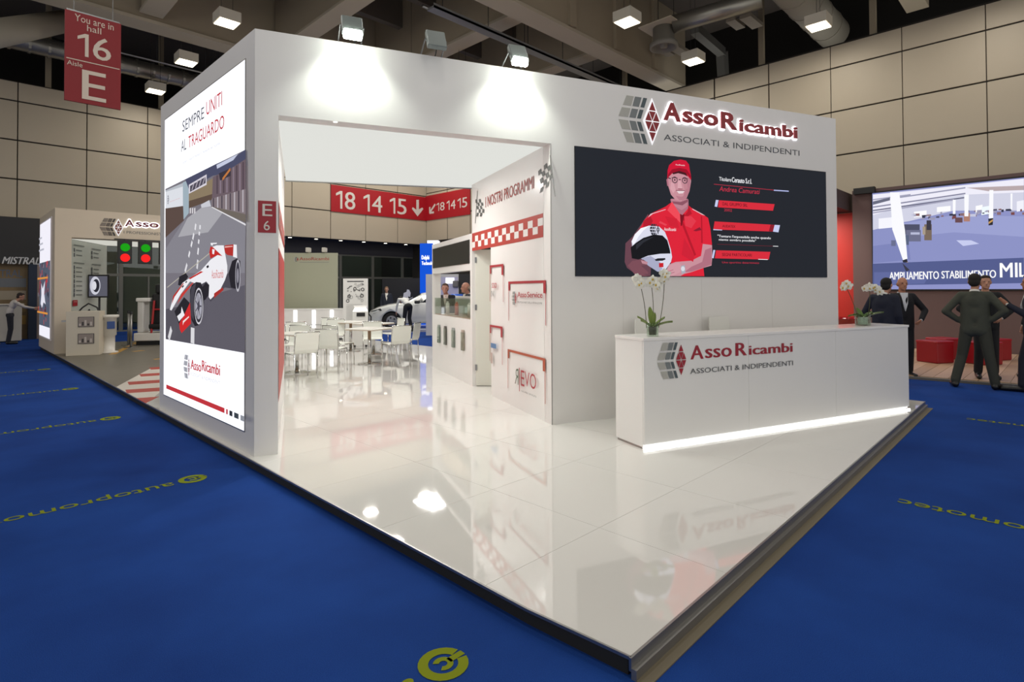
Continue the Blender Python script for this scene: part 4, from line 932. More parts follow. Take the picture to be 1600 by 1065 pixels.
def flower(parent, c, yaw, size):
    b = MB(); n = Vector((math.cos(yaw), math.sin(yaw), -.15)).normalized(); a = n.cross(Vector((0, 0, 1))).normalized(); u = a.cross(n)
    for k in range(5):
        t = math.pi / 2 + 2 * math.pi * k / 5; w = .52 if k in (1, 4) else .34
        d = a * math.cos(t) + u * math.sin(t); e = a * -math.sin(t) + u * math.cos(t); b0 = Vector(c)
        pts = [b0, b0 + d * size * .5 + e * size * w + n * .004, b0 + d * size * .95 + e * size * w * .5 - n * .006, b0 + d * size * 1.02 - n * .008, b0 + d * size * .95 - e * size * w * .5 - n * .006, b0 + d * size * .5 - e * size * w + n * .004]
        q = [p + n * .002 for p in pts] + [p - n * .002 for p in pts]; b.add(q, [(0, 1, 2, 3, 4, 5), (11, 10, 9, 8, 7, 6)])
    o = b.build('flower', PET, parent)
    MB().ball(Vector(c) + n * .008, (.009, .009, .012), 5, 8).build('lip', YC, o)
def orchid(name_lab, u, v, stems, leaves, vr, vh, seed):
    random.seed(seed); x, y = pos_c(u, v); t = root('potted_orchid', (x, y, T + CH_), 0, name_lab, 'plant', 'white orchids on the reception counter')
    MB().lathe([(vr, 0), (vr, vh), (vr - .004, vh), (vr - .004, .012), (.001, .012)], n=28).build('glass_vase', GV, t, True)
    MB().lathe([(vr * .62, .014), (vr * .7, vh * .68), (vr * .55, vh * .7)], n=18).build('inner_pot', mat('4a4638' if vr < .07 else 'b9bfbc', .3, noise=.4, scale=60), t)
    for a, L_, W_, lf, dr in leaves: vs, fs = leaf_mesh(L_, W_, a, lf, dr, vh * .6); MB().add(vs, fs).build('leaf', LEAF if random.random() < .6 else LEAF2, t, True)
    toC = math.atan2(-y, -x)
    for (dx, h, ldx, nfl, fs_) in stems:
        base = Vector((RT.x * dx * .2, RT.y * dx * .2, vh * .6)); top = base + Vector((RT.x * (ldx), RT.y * (ldx), h))
        pts = [base.lerp(top, k / 5) + Vector((RT.x, RT.y, 0)) * (.012 * math.sin(k / 5 * 3.1)) for k in range(6)]
        MB().path(pts, .0035, 6).build('stem', STEM, t)
        for k in range(nfl):
            a = k / max(1, nfl - 1)
            c = top + Vector((RT.x, RT.y, 0)) * (fs_ * (a - .3) * .9 + random.uniform(-.02, .02)) + Vector((0, 0, .03 + .05 * math.sin(a * 3) - abs(fs_) * a * .25 + random.uniform(-.03, .02))) - FW * random.uniform(0, .04)
            flower(t, c, toC + random.uniform(-.7, .7), random.uniform(.04, .052))
    return t
tR = math.atan2(RT.y, RT.x)
orchid('white orchid in clear glass pot at the left end of the counter under the screen', .22, .14,
       [(-.3, .42, -.055, 6, -.06), (0, .40, -.005, 6, .06), (.3, .46, .06, 6, -.04)],
       [(tR, .20, .05, .11, .05), (tR + .3, .14, .05, .12, .02), (tR + math.pi, .15, .05, .15, .04), (tR + 1.6, .10, .06, .22, .02), (tR + 2.6, .12, .05, .10, .03), (tR - 1.6, .10, .05, .18, .03)], .058, .135, 5)
orchid('white orchid in silvery glass pot at the far right end of the counter', 3.52, .2,
       [(-.3, .36, -.13, 9, -.09), (.3, .34, .03, 13, .17)],
       [(tR, .26, .08, .12, .05), (tR + .4, .18, .07, .10, .03), (tR + math.pi, .12, .06, .12, .08), (tR + 2.8, .16, .06, .12, .1), (tR + 1.6, .12, .06, .14, .02)], .085, .15, 9)

# ================================================================ neighbouring stand on the right
BR = mat('6a5553', .7, noise=.04, scale=3)
sr = root('led_wall_stand', (17.6, 4.40, 0), -90, 'dark brown partition wall carrying a very large lit video screen', 'wall')
MB().box(.06, 9, 0, .25, .05, 4.25).build('panel_wall', BR, sr)
P = Print(sr, -.05); q0, = P.px((1363, 303.4)); 
MB().box(q0[0] - .03, 6.2, -.05, 0, 1.52, 4.16).build('screen_frame', BLACK, sr)
x0s, x1s = q0[0], 6.15; P.y = -.053; P.step = .001
P.rect(x0s, 1.56, x1s, 4.12, E('8f94c8', 1.0))
def G(*pts): return [(1330 + x / 5.604, 270 + y / 5.605) for x, y in pts]
def Es(h): return E(h, 1.0)
P.poly(G((190, 190), (1512, 50), (1512, 330), (900, 330), (600, 400), (190, 500)), Es('d3d4e6'))
P.poly(G((190, 190), (460, 165), (1512, 50), (1512, 170), (1000, 190), (600, 250), (190, 370)), Es('f0eefa'))
for a, b_, c_ in (((190, 235), (520, 190), 'a5a5bc'), ((190, 300), (1000, 180), '8b8ba4'), ((190, 330), (1000, 215), '6f7088'), ((420, 215), (1000, 130), '9b9cb4'), ((190, 350), (900, 235), 'a5a5bc')): P.line(*P.px(*G(a, b_)), .035, Es(c_))
P.poly(G((190, 250), (340, 215), (340, 240), (190, 280)), Es('6a6c80')); P.poly(G((1010, 130), (1512, 110), (1512, 150), (1200, 160)), Es('b9a9ac'))
P.poly(G((190, 500), (460, 430), (900, 360), (1512, 370), (1512, 740), (190, 795)), Es('8d93c6'))
P.poly(G((460, 440), (900, 370), (1512, 380), (1512, 560), (900, 520), (500, 560)), Es('9ca2d2')); P.poly(G((920, 590), (1050, 590), (1120, 620), (980, 640)), Es('c8cdf0')); P.poly(G((190, 640), (500, 600), (520, 760), (190, 790)), Es('7f86bb'))
for a, w_, h_, c_ in (((240, 400), 120, 90, 'f6f6fe'), ((550, 340), 110, 50, 'fdfdff'), ((750, 300), 120, 45, 'fdfdff'), ((1090, 290), 60, 70, 'fdfdff'), ((1140, 300), 70, 70, 'f2fbff'), ((1450, 250), 62, 90, 'f2f2fb')): P.poly(G(a, (a[0] + w_, a[1] - 12), (a[0] + w_, a[1] + h_ - 12), (a[0], a[1] + h_)), Es(c_))
random.seed(11)
for k in range(46):
    x_ = random.uniform(480, 1500); y_ = 395 - (x_ - 480) * .06 + random.uniform(-35, 12); w_ = random.uniform(12, 60); h_ = random.uniform(8, 26)
    P.poly(G((x_, y_), (x_ + w_, y_ - 3), (x_ + w_, y_ + h_), (x_, y_ + h_)), Es(random.choice(['4c4c62', '6d6880', '8a6a70', '9c9ab4', '35384c', 'c7c8de', '7a4a4c'])))
for q, c_ in (((460, 450, 600, 540), '4e5068'), ((480, 500, 610, 600), '6e708c'), ((520, 520, 600, 540), 'b9bcd8'), ((640, 450, 705, 590), '7a6a5e'), ((660, 415, 700, 500), '3c3a48'), ((625, 470, 650, 540), 'a99a88'), ((455, 545, 505, 630), '5a6480'), ((350, 590, 390, 640), '6a7090'), ((910, 390, 975, 435), '6a4c52'), ((985, 350, 1040, 425), 'b08070')): P.poly(G((q[0], q[1]), (q[2], q[1]), (q[2], q[3]), (q[0], q[3])), Es(c_))
for q in ((340, 170, 420, 170, 470, 500, 360, 500), (990, 190, 1030, 190, 1026, 380, 992, 380), (1210, 150, 1245, 150, 1243, 400, 1205, 400), (890, 235, 915, 235, 912, 360, 890, 360), (1395, 180, 1412, 180, 1410, 320, 1396, 320)): P.poly(G((q[0], q[1]), (q[2], q[3]), (q[4], q[5]), (q[6], q[7])), Es('fbfbff'))
P.poly(G((360, 495), (470, 495), (492, 752), (455, 768)), Es('fbfbff')); P.poly(G((448, 765), (488, 752), (512, 850), (480, 860)), Es('2c2c36')); P.poly(G((455, 795), (495, 778), (505, 815), (465, 830)), Es('c89a5c'))
P.poly(G((1200, 400), (1243, 395), (1240, 455), (1203, 460)), Es('2c2c36')); P.poly(G((1203, 430), (1241, 405), (1241, 422), (1203, 448)), Es('c89a5c'))
P.poly(G((188, 795), (1512, 742), (1512, 965), (188, 985)), Es('545d8e')); P.poly(G((200, 870), (700, 860), (640, 970), (200, 980)), Es('616a9e'))
P.poly(G((448, 790), (512, 850), (480, 862), (452, 800)), Es('3a3a48'))
def gt(body, lb, rb, hp, m, bold=0):
    (ua, va), (ub, vb) = P.px(*G(lb, rb)); (_, vt), = P.px(*G((lb[0], lb[1] - hp))); v = (va + vb) / 2; P.text(body, (ua, v, ub, v + vt - va), m, bold)
WT = Es('ffffff'); gt('AMPLIAMENTO', (335, 937), (768, 927), 66, WT, .02); gt('STABILIMENTO', (792, 928), (1268, 915), 66, WT, .02); gt('MI', (1305, 915), (1455, 913), 126, WT, .02); gt('LANO', (1475, 913), (1860, 905), 126, WT, .02)
P.done('print')
MB().box(.13, .62, -.16, .02, 4.13, 4.29).build('projector_box', BLACK, sr)
# deep red room left of it
rd = struct(root('trim_5', (0, 0, 0)))
MB().box(17.95, 18.1, 4.42, 10, .05, 3.7).build('red_wall', mat('b8281e', .5), rd); MB().box(15.6, 18.1, 4.42, 10, 3.72, 4.2).build('dark_ceiling', mat('3b2a2a', .7), rd)
for x, y in ((17.0, 5.05), (16.4, 5.6), (17.3, 5.75), (16.5, 6.6)): MB().tube((x, y, 3.725), (x, y, 3.70), .09).build('downlight', E('fff3dd', 8), rd)
area('red_room_light', (16.8, 5.8, 3.65), 1.2, 110, (1, .9, .8))
cab = root('white_cabinet', (15.6, 4.75, .05), 0, 'white cabinet by the red wall at the end of the counter wall', 'cabinet')
MB().rbox(0, .5, 0, 1.6, 0, 1.62, .01).build('body', mat('d8cfcc', .4), cab); MB().box(-.012, 0, .02, .78, .04, 1.58).build('door', mat('dcd4d1', .4), cab); MB().box(-.012, 0, .82, 1.58, .04, 1.58).build('door', mat('dcd4d1', .4), cab)
o = MB().box(16.7, 16.76, 4.6, 4.70, 1.35, 1.85).build('lit_column', E('fff1ea', 1.5)); tag(o, 'small bright vertical light on the red column', 'light')
x, y = place(1321, 12.6)
rb_ = root('red_basket', (x, y, 0), -45, 'shiny red plastic tub on a stand between booth wall and right orchid', 'tub')
MB().lathe([(.26, .62), (.33, .92), (.35, .93), (.34, .95), (.31, .93), (.24, .66)], n=24).build('tub', mat('9e0f1c', .12, coat=.5), rb_, True); MB().tube((0, 0, 0), (0, 0, .62), .05).lathe([(.25, 0), (.25, .02), (.05, .04)]).build('stand', DARK, rb_)
wf = root('wooden_platform', (12.2, 4.4, 0), 0, 'pale wood platform with grey edge under the red cube seats', 'platform')
MB().prism([(12.05, 2.2), (12.9, -6), (17.6, -6), (17.85, 10), (11.2, 10)], 0, .04).build('base', mat('6b675f', .6), wf, rel=(12.2, 4.4, 0))
k = 0; WOOD = [mat('b89a7e', .45, noise=.12, scale=5), mat('ae9074', .45, noise=.12, scale=5), mat('c0a288', .45, noise=.12, scale=5)]
yy = -6.0
while yy < 9.9:
    xl = 11.25 + (10 - yy) / 16 * 1.7 if yy > 2.2 else 12.10 + (2.2 - yy) * .10
    if yy > 2.2: xl = 12.08 - (yy - 2.2) * .105
    MB().box(xl + .06, 17.58, yy + .003, yy + .197, .04, .052).build('plank', WOOD[k % 3], wf, rel=(12.2, 4.4, 0)); yy += .2; k += 1
def cube_seat(px, depth, ang, lab):
    x, y = place(px, depth); t = root('cube_seat', (x, y, .052), ang, lab, 'stool', 'red cube seats on the wooden platform')
    MB().rbox(-.23, .23, -.23, .23, .0, .44, .025).build('body', mat('96101c', .35, noise=.05, scale=4), t, False); MB().rbox(-.235, .235, -.235, .235, .40, .455, .02).build('cushion', mat('a01320', .3), t)
cube_seat(1459, 11.9, -30, 'red cube seat nearest, left of the olive suited man'); cube_seat(1473, 12.5, -30, 'red cube seat pushed up behind the nearest one')
cube_seat(1533, 11.6, -30, 'red cube seat glimpsed between the olive suited man\'s legs'); cube_seat(1549, 12.3, -30, 'red cube seat behind the olive suited man, to the right')

# ================================================================ sister stand on the left
CREAM = mat('cdbfaa', .5, noise=.02, scale=2)
ls = root('left_stand_wall', (1.99, 17.73, T), 0, 'cream stand front with traffic lights and small illuminated red logo', 'wall')
b = MB(); b.box(.0, .33, 0, .5, 0, 3.58).box(.33, 4.2, 0, .5, 2.87, 3.58).box(4.2, 4.6, 0, .5, 0, 3.58); b.build('panel_wall', CREAM, ls)
MB().box(0, .2, .5, 2.95, 0, 3.58).build('side_wall', CREAM, ls)
q = on_board(165, 535, (1.99, 17.73, T), 0)
P = Print(ls, -.003); 
def Fz(*pts): return [(x / 6.154, 260 + y / 6.156) for x, y in pts]
hl = root('stand_logo', (0, 0, 0), 0, parent=ls)
def f5(lb, rb, h):
    (a, b_), (c_, d_) = [on_board(*p, ls.location, 0, 0) for p in Fz(lb, rb)]; (_, e_) = on_board(*Fz((lb[0], lb[1] - h))[0], ls.location, 0, 0); return (a, (b_ + d_) / 2, c_, (b_ + d_) / 2 + e_ - b_)
for tx, lb, rb, h in (('A', (1197, 577), (1290, 582), 68), ('sso', (1300, 582), (1525, 590), 46), ('R', (1560, 590), (1640, 594), 68), ('icambi', (1650, 594), (1960, 610), 48)):
    bx = f5(lb, rb, h); letters3d(tx, bx, .03, .018, -.012, mat('6e1424', .4), hl); letters3d(tx, (bx[0] - .02, bx[1] - .02, bx[2] + .02, bx[3] + .02), .05, .012, -.008, E('f4f6ff', 3), hl, name='letter_backlight')
P.text('I PROFESSIONISTI DELLA RIPARAZIONE', tuple(np.array(f5((1190, 652), (2000, 680), 26))), INK, .002)
e0_, ez_ = on_board(*Fz((945, 575))[0], ls.location, 0, 0); e1_, _ = on_board(*Fz((1178, 577))[0], ls.location, 0, 0); S2 = (e1_ - e0_) / (362 / 350)
raised([(e0_ + (EMBD[0] + a * EMBD[1] * 1.18) * S2, ez_ + b_ * EMBD[2] * 1.13 * S2) for a, b_ in ((-1, 0), (0, -1), (1, 0), (0, 1))], -.006, .014, mat('f0eef0', emit=1.1), 'diamond_plate', hl)
for kk, pts in EMB:
    qd = [(e0_ + x_ * S2, ez_ + y_ * S2) for x_, y_ in pts]; raised(qd, -.022 if kk == 'red' else -.001, .012, mat('7a3a2c', .4) if kk == 'red' else {'grey0': mat('7c7268', .5), 'grey1': mat('5c534c', .5), 'grey2': mat('3c3836', .5)}[kk], 'emblem_tile', hl)
P.done('lettering')
# lightbox on its aisle side
lb2 = root('side_lightbox', (1.985, 20.45, T), -90, 'lit poster of an artwork on the aisle side of the left stand', 'lightbox')
q0 = on_board(64, 354, lb2.location, -90); q1 = on_board(81, 343, lb2.location, -90); q2 = on_board(81, 500, lb2.location, -90)
MB().box(.15, 2.35, -.03, 0, .3, 3.4).build('frame', mat('e8e0dc', .4), lb2); P = Print(lb2, -.032); P.rect(.2, .34, 2.3, 3.36, E('e8e6f0', 1.1))
P.rect(.2, .62, 2.3, 2.3, E('51596a', 1)); random.seed(5)
for k in range(70):
    u_, v_ = random.uniform(.22, 2.2), random.uniform(.65, 2.25); w_ = random.uniform(.03, .14); P.rect(u_, v_, min(2.3, u_ + w_), min(2.3, v_ + w_ * 1.4), E(random.choice(['a63040', '7a2030', 'c04a50', '3a4254', '8a94a8', '20242e']), 1))
P.uv([(.9, 1.2), (1.2, 1.1), (1.5, 1.25), (1.9, 1.2), (1.6, 1.45), (1.75, 1.8), (1.3, 1.6), (1.0, 1.75), (1.05, 1.45)], E('e2e2ee', 1)); P.rect(.2, 1.85, 2.3, 1.9, E('d89040', 1)); P.rect(.2, .95, 2.3, 1.0, E('d89040', 1))
for k in range(3): P.rect(.5, 2.6 + k * .16, 1.5 - k * .2, 2.65 + k * .16, E('b9bac6', 1))
P.done('print')
# inner wall with list of members, ceiling
iwl = root('list_wall', (2.35, 18.26, T), 61, 'pale inner wall of the left stand listing names beside small keys', 'wall')
MB().box(0, 2.35, 0, .12, 0, 2.86).build('panel_wall', mat('c9cdc4', .5), iwl)
P = Print(iwl); 
def H1(*pts): return [(60 + x / 4.84, 340 + y / 4.84) for x, y in pts]
for x_, ys in ((272, (243, 280, 375, 408, 443, 480, 515, 550, 583)), (406, (265, 298, 388, 418))):
    for y_ in ys:
        a, = P.px(*H1((x_, y_))); P.rect(a[0] - .03, a[1] - .05, a[0] + .03, a[1] + .05, INK); P.rect(a[0] + .1, a[1] - .015, a[0] + .45, a[1] + .015, mat('7c807a', .6))
for x_, y_ in ((270, 205), (270, 340), (405, 235), (405, 352)): a, = P.px(*H1((x_, y_))); P.rect(a[0], a[1] - .015, a[0] + .6, a[1] + .015, mat('7c807a', .6))
a, = P.px(*H1((260, 668))); b_, = P.px(*H1((297, 622))); P.rect(a[0], a[1], b_[0], b_[1], mat('a8242c', .5)); P.text('E8', (a[0] + .05, a[1] + .12, b_[0] - .05, b_[1] - .05), OFFW)
P.done('print')
MB().prism([(2.33, 18.24), (6.1, 18.24), (6.1, 20.3), (3.47, 20.3)], T + 2.87, T + 2.93).build('stand_ceiling', mat('e8e7dc', emit=.75), ls, rel=(1.99, 17.73, T))
# wall mounted television
tv = root('television', (2.92, 17.83, 0), -20, 'black television showing white graphics at the doorway of the left stand', 'television')
x, y = place(155.5, 15.6)
tv.location = (x, y, 0); tv.rotation_euler = (0, 0, R(-25)); MB().rbox(-.27, .21, 0, .06, 1.35, 1.98, .01).build('housing', BLACK, tv)
P = Print(tv, -.002); P.rect(-.24, 1.39, .18, 1.94, E('5a5a66')); P.disc((-.1, 1.68), .12, E('c8c8d4'), .25); P.disc((-.08, 1.68), .08, E('2a2a34'), .18); P.disc((-.12, 1.68), .05, E('d8d8e0'), .12); P.done('picture')
MB().tube((-.03, .1, 0), (-.03, .1, 1.9), .025).lathe([(.22, 0), (.22, .02), (.03, .03)], (-.03, .1)).build('stand', DARK, tv)
tv.location.z = T
# bent tube sculpture above the kiosk, kiosk, bin
x, y = place(129, 14.3)
tb = root('tube_sculpture', (x, y, T), -38, 'black bent tube outline of a car shape behind the white kiosk', 'sculpture')
MB().path([(-.16, 0, .82), (-.14, 0, .95), (.0, 0, 1.12), (.14, 0, 1.22), (.34, 0, 1.12), (.42, 0, .9), (.45, 0, .70)], .018).path([(.08, 0, .75), (.1, 0, 1.0), (.16, 0, 1.07), (.22, 0, .85), (.33, 0, 1.02), (.35, 0, .75)], .014).path([(-.16, 0, .82), (.05, 0, .82)], .016).build('tubing', DARK, tb)
MB().box(-.18, -.14, -.02, .02, 0, .83).build('foot', DARK, tb); MB().box(.43, .47, -.02, .02, 0, .71).build('foot', DARK, tb)
ks = root('kiosk_plinth', (2.12, 16.95, T), -24, 'white plinth with two framed photographs at the edge of the left stand', 'plinth')
MB().rbox(0, .66, 0, .45, 0, 1.05, .006).build('body', mat('c4bba9', .5), ks)
for z0, z1 in ((.68, .92), (.28, .52)):
    MB().box(.24, .56, -.012, 0, z0, z1).build('photo_frame', DARK, ks); P = Print(ks, -.013); P.rect(.25, z0 + .01, .55, z1 - .01, mat('8a7f78', .4)); 
    for k in range(5): P.rect(.26 + k * .055, z0 + .03, .30 + k * .055, z0 + .08 + (k % 3) * .04, mat('3c3634' if k % 2 else 'b9b0a8', .5))
    P.done('photo')
MB().box(-.12, 0, .1, .3, .80, .84).build('side_shelf', ALU, ks)
bi = root('round_pedestal', (2.98, 17.1, T), 0, 'white round pedestal with blue label beside the kiosk plinth', 'pedestal')
MB().lathe([(.21, 0), (.21, .03), (.14, .05), (.14, .42), (.17, .44), (.17, .86), (.22, .88), (.22, .94)], n=24).build('body', mat('d3cfc6', .3), bi, True)
MB().box(-.06, .1, -.18, -.16, .6, .78).build('label', mat('2d4a86', .4), bi)
# traffic lights hanging under the header
tl0 = None
for k, (xa_, xb_) in enumerate(((185, 206), (217, 238), (249, 270))):
    a = on_board(xa_, 376, ls.location, 0, -.15); c_ = on_board(xb_, 412, ls.location, 0, -.15)
    if tl0 is None:
        w_, h_ = .31, .60
        t = root('traffic_light', (0, 0, 0), 0)
        MB().rbox(-w_ / 2, w_ / 2, 0, .12, 0, h_, .01).build('housing', BLACK, t)
        MB().tube((0, -.012, h_ * .70), (0, .0, h_ * .70), .105, n=28).build('green_lens', E('169a10', 1.1), t); MB().tube((0, -.012, h_ * .25), (0, .0, h_ * .25), .105, n=28).build('red_lens', E('f01e1e', 1.3), t)
        MB().tube((0, .06, h_), (0, .06, h_ + .03), .012).build('hanger', DARK, t); tl0 = t
    else: t = copytree(tl0)
    t.location = (1.99 + (a[0] + c_[0]) / 2, 17.73 - .15, 2.33); tag(t, ['left traffic light box with green over red lens', 'middle traffic light box with green over red lens', 'right traffic light box cut off by the lightbox wall'][k], 'traffic light', 'traffic lights over the left stand entrance')
tb2 = root('traffic_light_bracket', (3.2, 17.6, 2.93), 0, 'thin bracket strip above the traffic lights', 'bracket'); MB().box(0, 1.6, -.0, .02, .02, .05).build('strip', DARK, tb2); tb2.location = (3.2, 17.70, 2.93)
# barrier posts and race seat
def post(x, y, lab):
    t = root('barrier_post', (x, y, T), 0, lab, 'post', 'belt barrier posts in the left stand'); MB().tube((0, 0, .02), (0, 0, .96), .03, n=14).build('pole', ALU, t, True); MB().lathe([(.17, 0), (.17, .012), (.03, .03)], n=24).build('base', ALU, t); MB().tube((0, 0, .90), (0, 0, .97), .036, n=14).build('cap', DARK, t)
post(3.68, 18.2, 'silver belt barrier post left of the racing seat'); post(3.78, 19.0, 'silver belt barrier post hidden against the racing simulator')
rs = root('racing_simulator', (4.12, 18.75, T), -35, 'racing simulator with red framed black seat on a white base', 'simulator')
MB().rbox(-.25, 1.1, -.1, .9, .12, .34, .02).build('base', mat('e0dcd6', .35), rs); MB().box(-.2, 1.05, -.05, .85, 0, .12).build('plinth', BLACK, rs)
MB().rbox(-.25, -.07, .1, .5, .34, 1.3, .04).build('white_fairing', mat('dcdad6', .35), rs); MB().rbox(-.27, .1, .05, .5, 1.22, 1.33, .03).build('fairing_cap', mat('e8e6e2', .3), rs)
MB().rbox(.12, .62, .1, .3, .55, 1.45, .06).rbox(.22, .52, .08, .3, 1.45, 1.72, .05).build('seat_back', BLACK, rs); MB().rbox(.12, .62, -.1, .45, .44, .6, .05).build('seat', BLACK, rs)
for x_ in (.2, .5): MB().tube((x_, -.08, .34), (x_ + .02, .05, 1.25), .028).build('red_rail', mat('a81a1e', .4), rs)
MB().tube((.2, .02, 1.0), (.52, .02, 1.0), .025).tube((.2, -.05, .5), (.5, -.05, .5), .025).build('red_crossbar', mat('a81a1e', .4), rs)
# MISTRAL stand far left
ml = root('dark_stand', (-8, 25.15, 0), 0, 'dark stand with white MISTRAL lettering at the far left edge', 'wall')
MB().box(0, 10.5, 0, .4, 2.85, 4.1).build('header', mat('1c1b1d', .5), ml); MB().box(0, 10.5, -.02, 0, 2.55, 2.95).build('sign_panel', mat('121316', .4), ml)
MB().box(10.36, 10.7, 0, .4, 0, 2.85).build('pillar', mat('8a7a72', .6), ml); MB().box(10.14, 10.36, -.01, .4, 0, 2.6).build('blue_column', mat('16263c', .6), ml)
MB().box(0, 10.14, .3, .4, 0, 2.6).build('mural', mat('7d6848', .6, noise=.5, scale=1.6), ml)
P = Print(ml, -.022); 
a, = P.px((3, 412)); b_, = P.px((61, 406)); P.text('MISTRAL', (a[0], a[1], b_[0], a[1] + .24), mat('c9c9c9', .5), .03, .25)
P.y = .297
for k, c_ in enumerate(('b08b45', '8f7a50', '9a8f7c', '6a6e74')): P.rect(8.2, .5 + k * .42, 10.1, .8 + k * .42, mat(c_, .6))
P.text('SUPERMISTRAL', (8.4, 2.1, 10.0, 2.35), mat('5a6a80', .6)); P.done('lettering')
MB().box(0, 9.35, -1.6, .3, 0, .03).build('floor', mat('6a6460', .6), ml)
wc = root('white_counter', (1.0, 24.2, .03), 0, 'white counter beside the blurred visitor at the far left', 'counter'); MB().rbox(.1, .9, 0, .6, 0, 1.15, .02).build('body', mat('b9b4aa', .5), wc); MB().rbox(.05, .95, -.05, .65, 1.15, 1.19, .008).build('top', mat('c9c4ba', .4), wc)

# ================================================================ beyond the aisle: car, blue tower, pump display
BL = mat('0a54d8', emit=1.0)
x, y = place(667, 24.5)
tw = root('blue_tower', (x, y, 0), -45, 'tall glowing blue sign tower with white lettering beyond the aisle', 'sign')
MB().box(-.3, .27, 0, .5, 0, 3.6).build('tower', BL, tw); MB().box(.27, .52, -.02, .5, 0, 3.66).build('light_edge', E('f4f6ff', 1.6), tw); MB().box(.02, .5, -.02, .5, 3.6, 3.72).build('light_cap', E('f4f6ff', 1.6), tw)
P = Print(tw); P.text('Delphi', (-.22, 2.85, .1, 3.08), E('ffffff', 1.5), .03); P.text('Technologies', (-.22, 2.62, .45, 2.82), E('ffffff', 1.5), .03); P.done('lettering')
x, y = place(672, 20)
pd = root('pump_display', (x, y, 0), -45, 'grey white display wall with pump parts and small screen behind two men', 'display')
MB().box(-.15, 1.0, 0, .12, 0, 2.15).build('panel', mat('c9c9cc', .5), pd); MB().box(1.0, 1.9, .02, .12, 0, 2.15).build('dark_panel', mat('1d1c20', .5), pd)
MB().box(.55, .85, -.02, 0, 1.82, 2.02).build('small_screen', E('ffffff', 1.6), pd)
P = Print(pd); P.rect(.25, 1.0, .98, 2.05, mat('b8b8da', .5)); P.done('print')
for k, (u_, v_) in enumerate(((.27, 1.75), (.22, 1.35), (.2, .75), (.9, 1.8))): MB().rbox(u_ - .1, u_ + .1, -.12, 0, v_ - .12, v_ + .12, .03).tube((u_, -.14, v_), (u_, 0, v_), .06).build('pump', mat('6c6c70', .35, metal=.5), pd)
bx_ = root('blue_box', (0, 0, 0), 0, 'small blue cylinder on a stand between the two men behind the bar', 'box'); x, y = place(714, 13.6); bx_.location = (x, y, T + .8)
MB().tube((0, 0, .35), (0, 0, .62), .14, n=20).build('drum', mat('0f56c4', .3), bx_, True); MB().tube((0, 0, -.8), (0, 0, .35), .05).build('stand', ALU, bx_)
cpz = root('car_platform', (12.0, 20.0, 0), -33, 'pale low platform under the white car', 'platform'); MB().rbox(-1.2, 6.2, -1.5, 1.8, 0, .10, .01).build('deck', mat('b9bcc4', .4), cpz)
# the car
CARP = mat('d9dbd8', .22, coat=.6); TYRE = mat('17171a', .8); RIM = mat('9a9ca0', .25, metal=.9); CG = mat('1a2228', .08, spec=.8)
car = root('white_car', (11.96, 19.82, .10), -33, 'white hatchback seen from its front left side with driver door area behind the bar', 'car')
st = [(0.0, .55, .30, .58, .60, .5), (.08, .70, .22, .68, .70, .6), (.35, .82, .2, .80, .83, .65), (.8, .87, .2, .90, .94, .68), (1.25, .88, .2, .95, 1.00, .66), (1.55, .89, .2, .96, 1.10, .62), (2.05, .89, .2, .98, 1.36, .58), (2.6, .89, .2, .99, 1.45, .57), (3.2, .89, .2, 1.0, 1.44, .56), (3.8, .87, .22, 1.02, 1.32, .54), (4.15, .84, .25, 1.0, 1.08, .6), (4.28, .78, .32, .9, .94, .6)]
vs = []; fs = []; ring = []
for x_, w_, zl, zb_, zt_, wr in st:
    half = [(0, zl), (w_ * .85, zl), (w_ * .98, zl + .12), (w_, zl + (zb_ - zl) * .45), (w_ * .985, zb_ - .08), (w_ * .94, zb_), (wr + (w_ * .94 - wr) * .12, zb_ + (zt_ - zb_) * .82 if zt_ - zb_ > .1 else zb_ + (zt_ - zb_) * .6), (wr * .75, zt_), (0, zt_ + .01)]
    vs.append([(x_, -a, b_) for a, b_ in half] + [(x_, a, b_) for a, b_ in half[1:-1][::-1]])
n_ = len(vs[0]); flat = [v for r_ in vs for v in r_]; glassf = []
for i in range(len(st) - 1):
    for j in range(n_):
        f = (i * n_ + j, i * n_ + (j + 1) % n_, (i + 1) * n_ + (j + 1) % n_, (i + 1) * n_ + j); fs.append(f)
        if j in (5, n_ - 6) and 4 <= i <= 9: glassf.append((i, j))
fs.append(tuple(range(n_))[::-1]); fs.append(tuple((len(st) - 1) * n_ + j for j in range(n_)))
body = MB().add(flat, fs).build('body', CARP, car, True)
bm = bmesh.new(); bm.from_mesh(body.data); bmesh.ops.recalc_face_normals(bm, faces=bm.faces[:]); bm.to_mesh(body.data); bm.free()
cutb = MB()
for x_ in (.86, 3.55): cutb.tube((x_, -1.1, .32), (x_, 1.1, .32), .37, n=28)
cut = cutb.build('cutter', BLACK); md = body.modifiers.new('b', 'BOOLEAN'); md.object = cut; md.operation = 'DIFFERENCE'; md.solver = 'EXACT'; cut.parent = car
bpy.context.view_layer.update(); me = bpy.data.meshes.new_from_object(body.evaluated_get(bpy.context.evaluated_depsgraph_get())); body.modifiers.clear(); body.data = me; bpy.data.objects.remove(cut)
def lerp3(a, b_, t): return tuple(a[i] + (b_[i] - a[i]) * t for i in range(3))
def gquad(i0, i1, j, s_out, ylo=.12, yhi=.9, shrink=.0):
    pa, pb = flat[i0 * n_ + j], flat[i0 * n_ + (j + 1) % n_]; pc, pd_ = flat[i1 * n_ + j], flat[i1 * n_ + (j + 1) % n_]; return pa, pb, pc, pd_
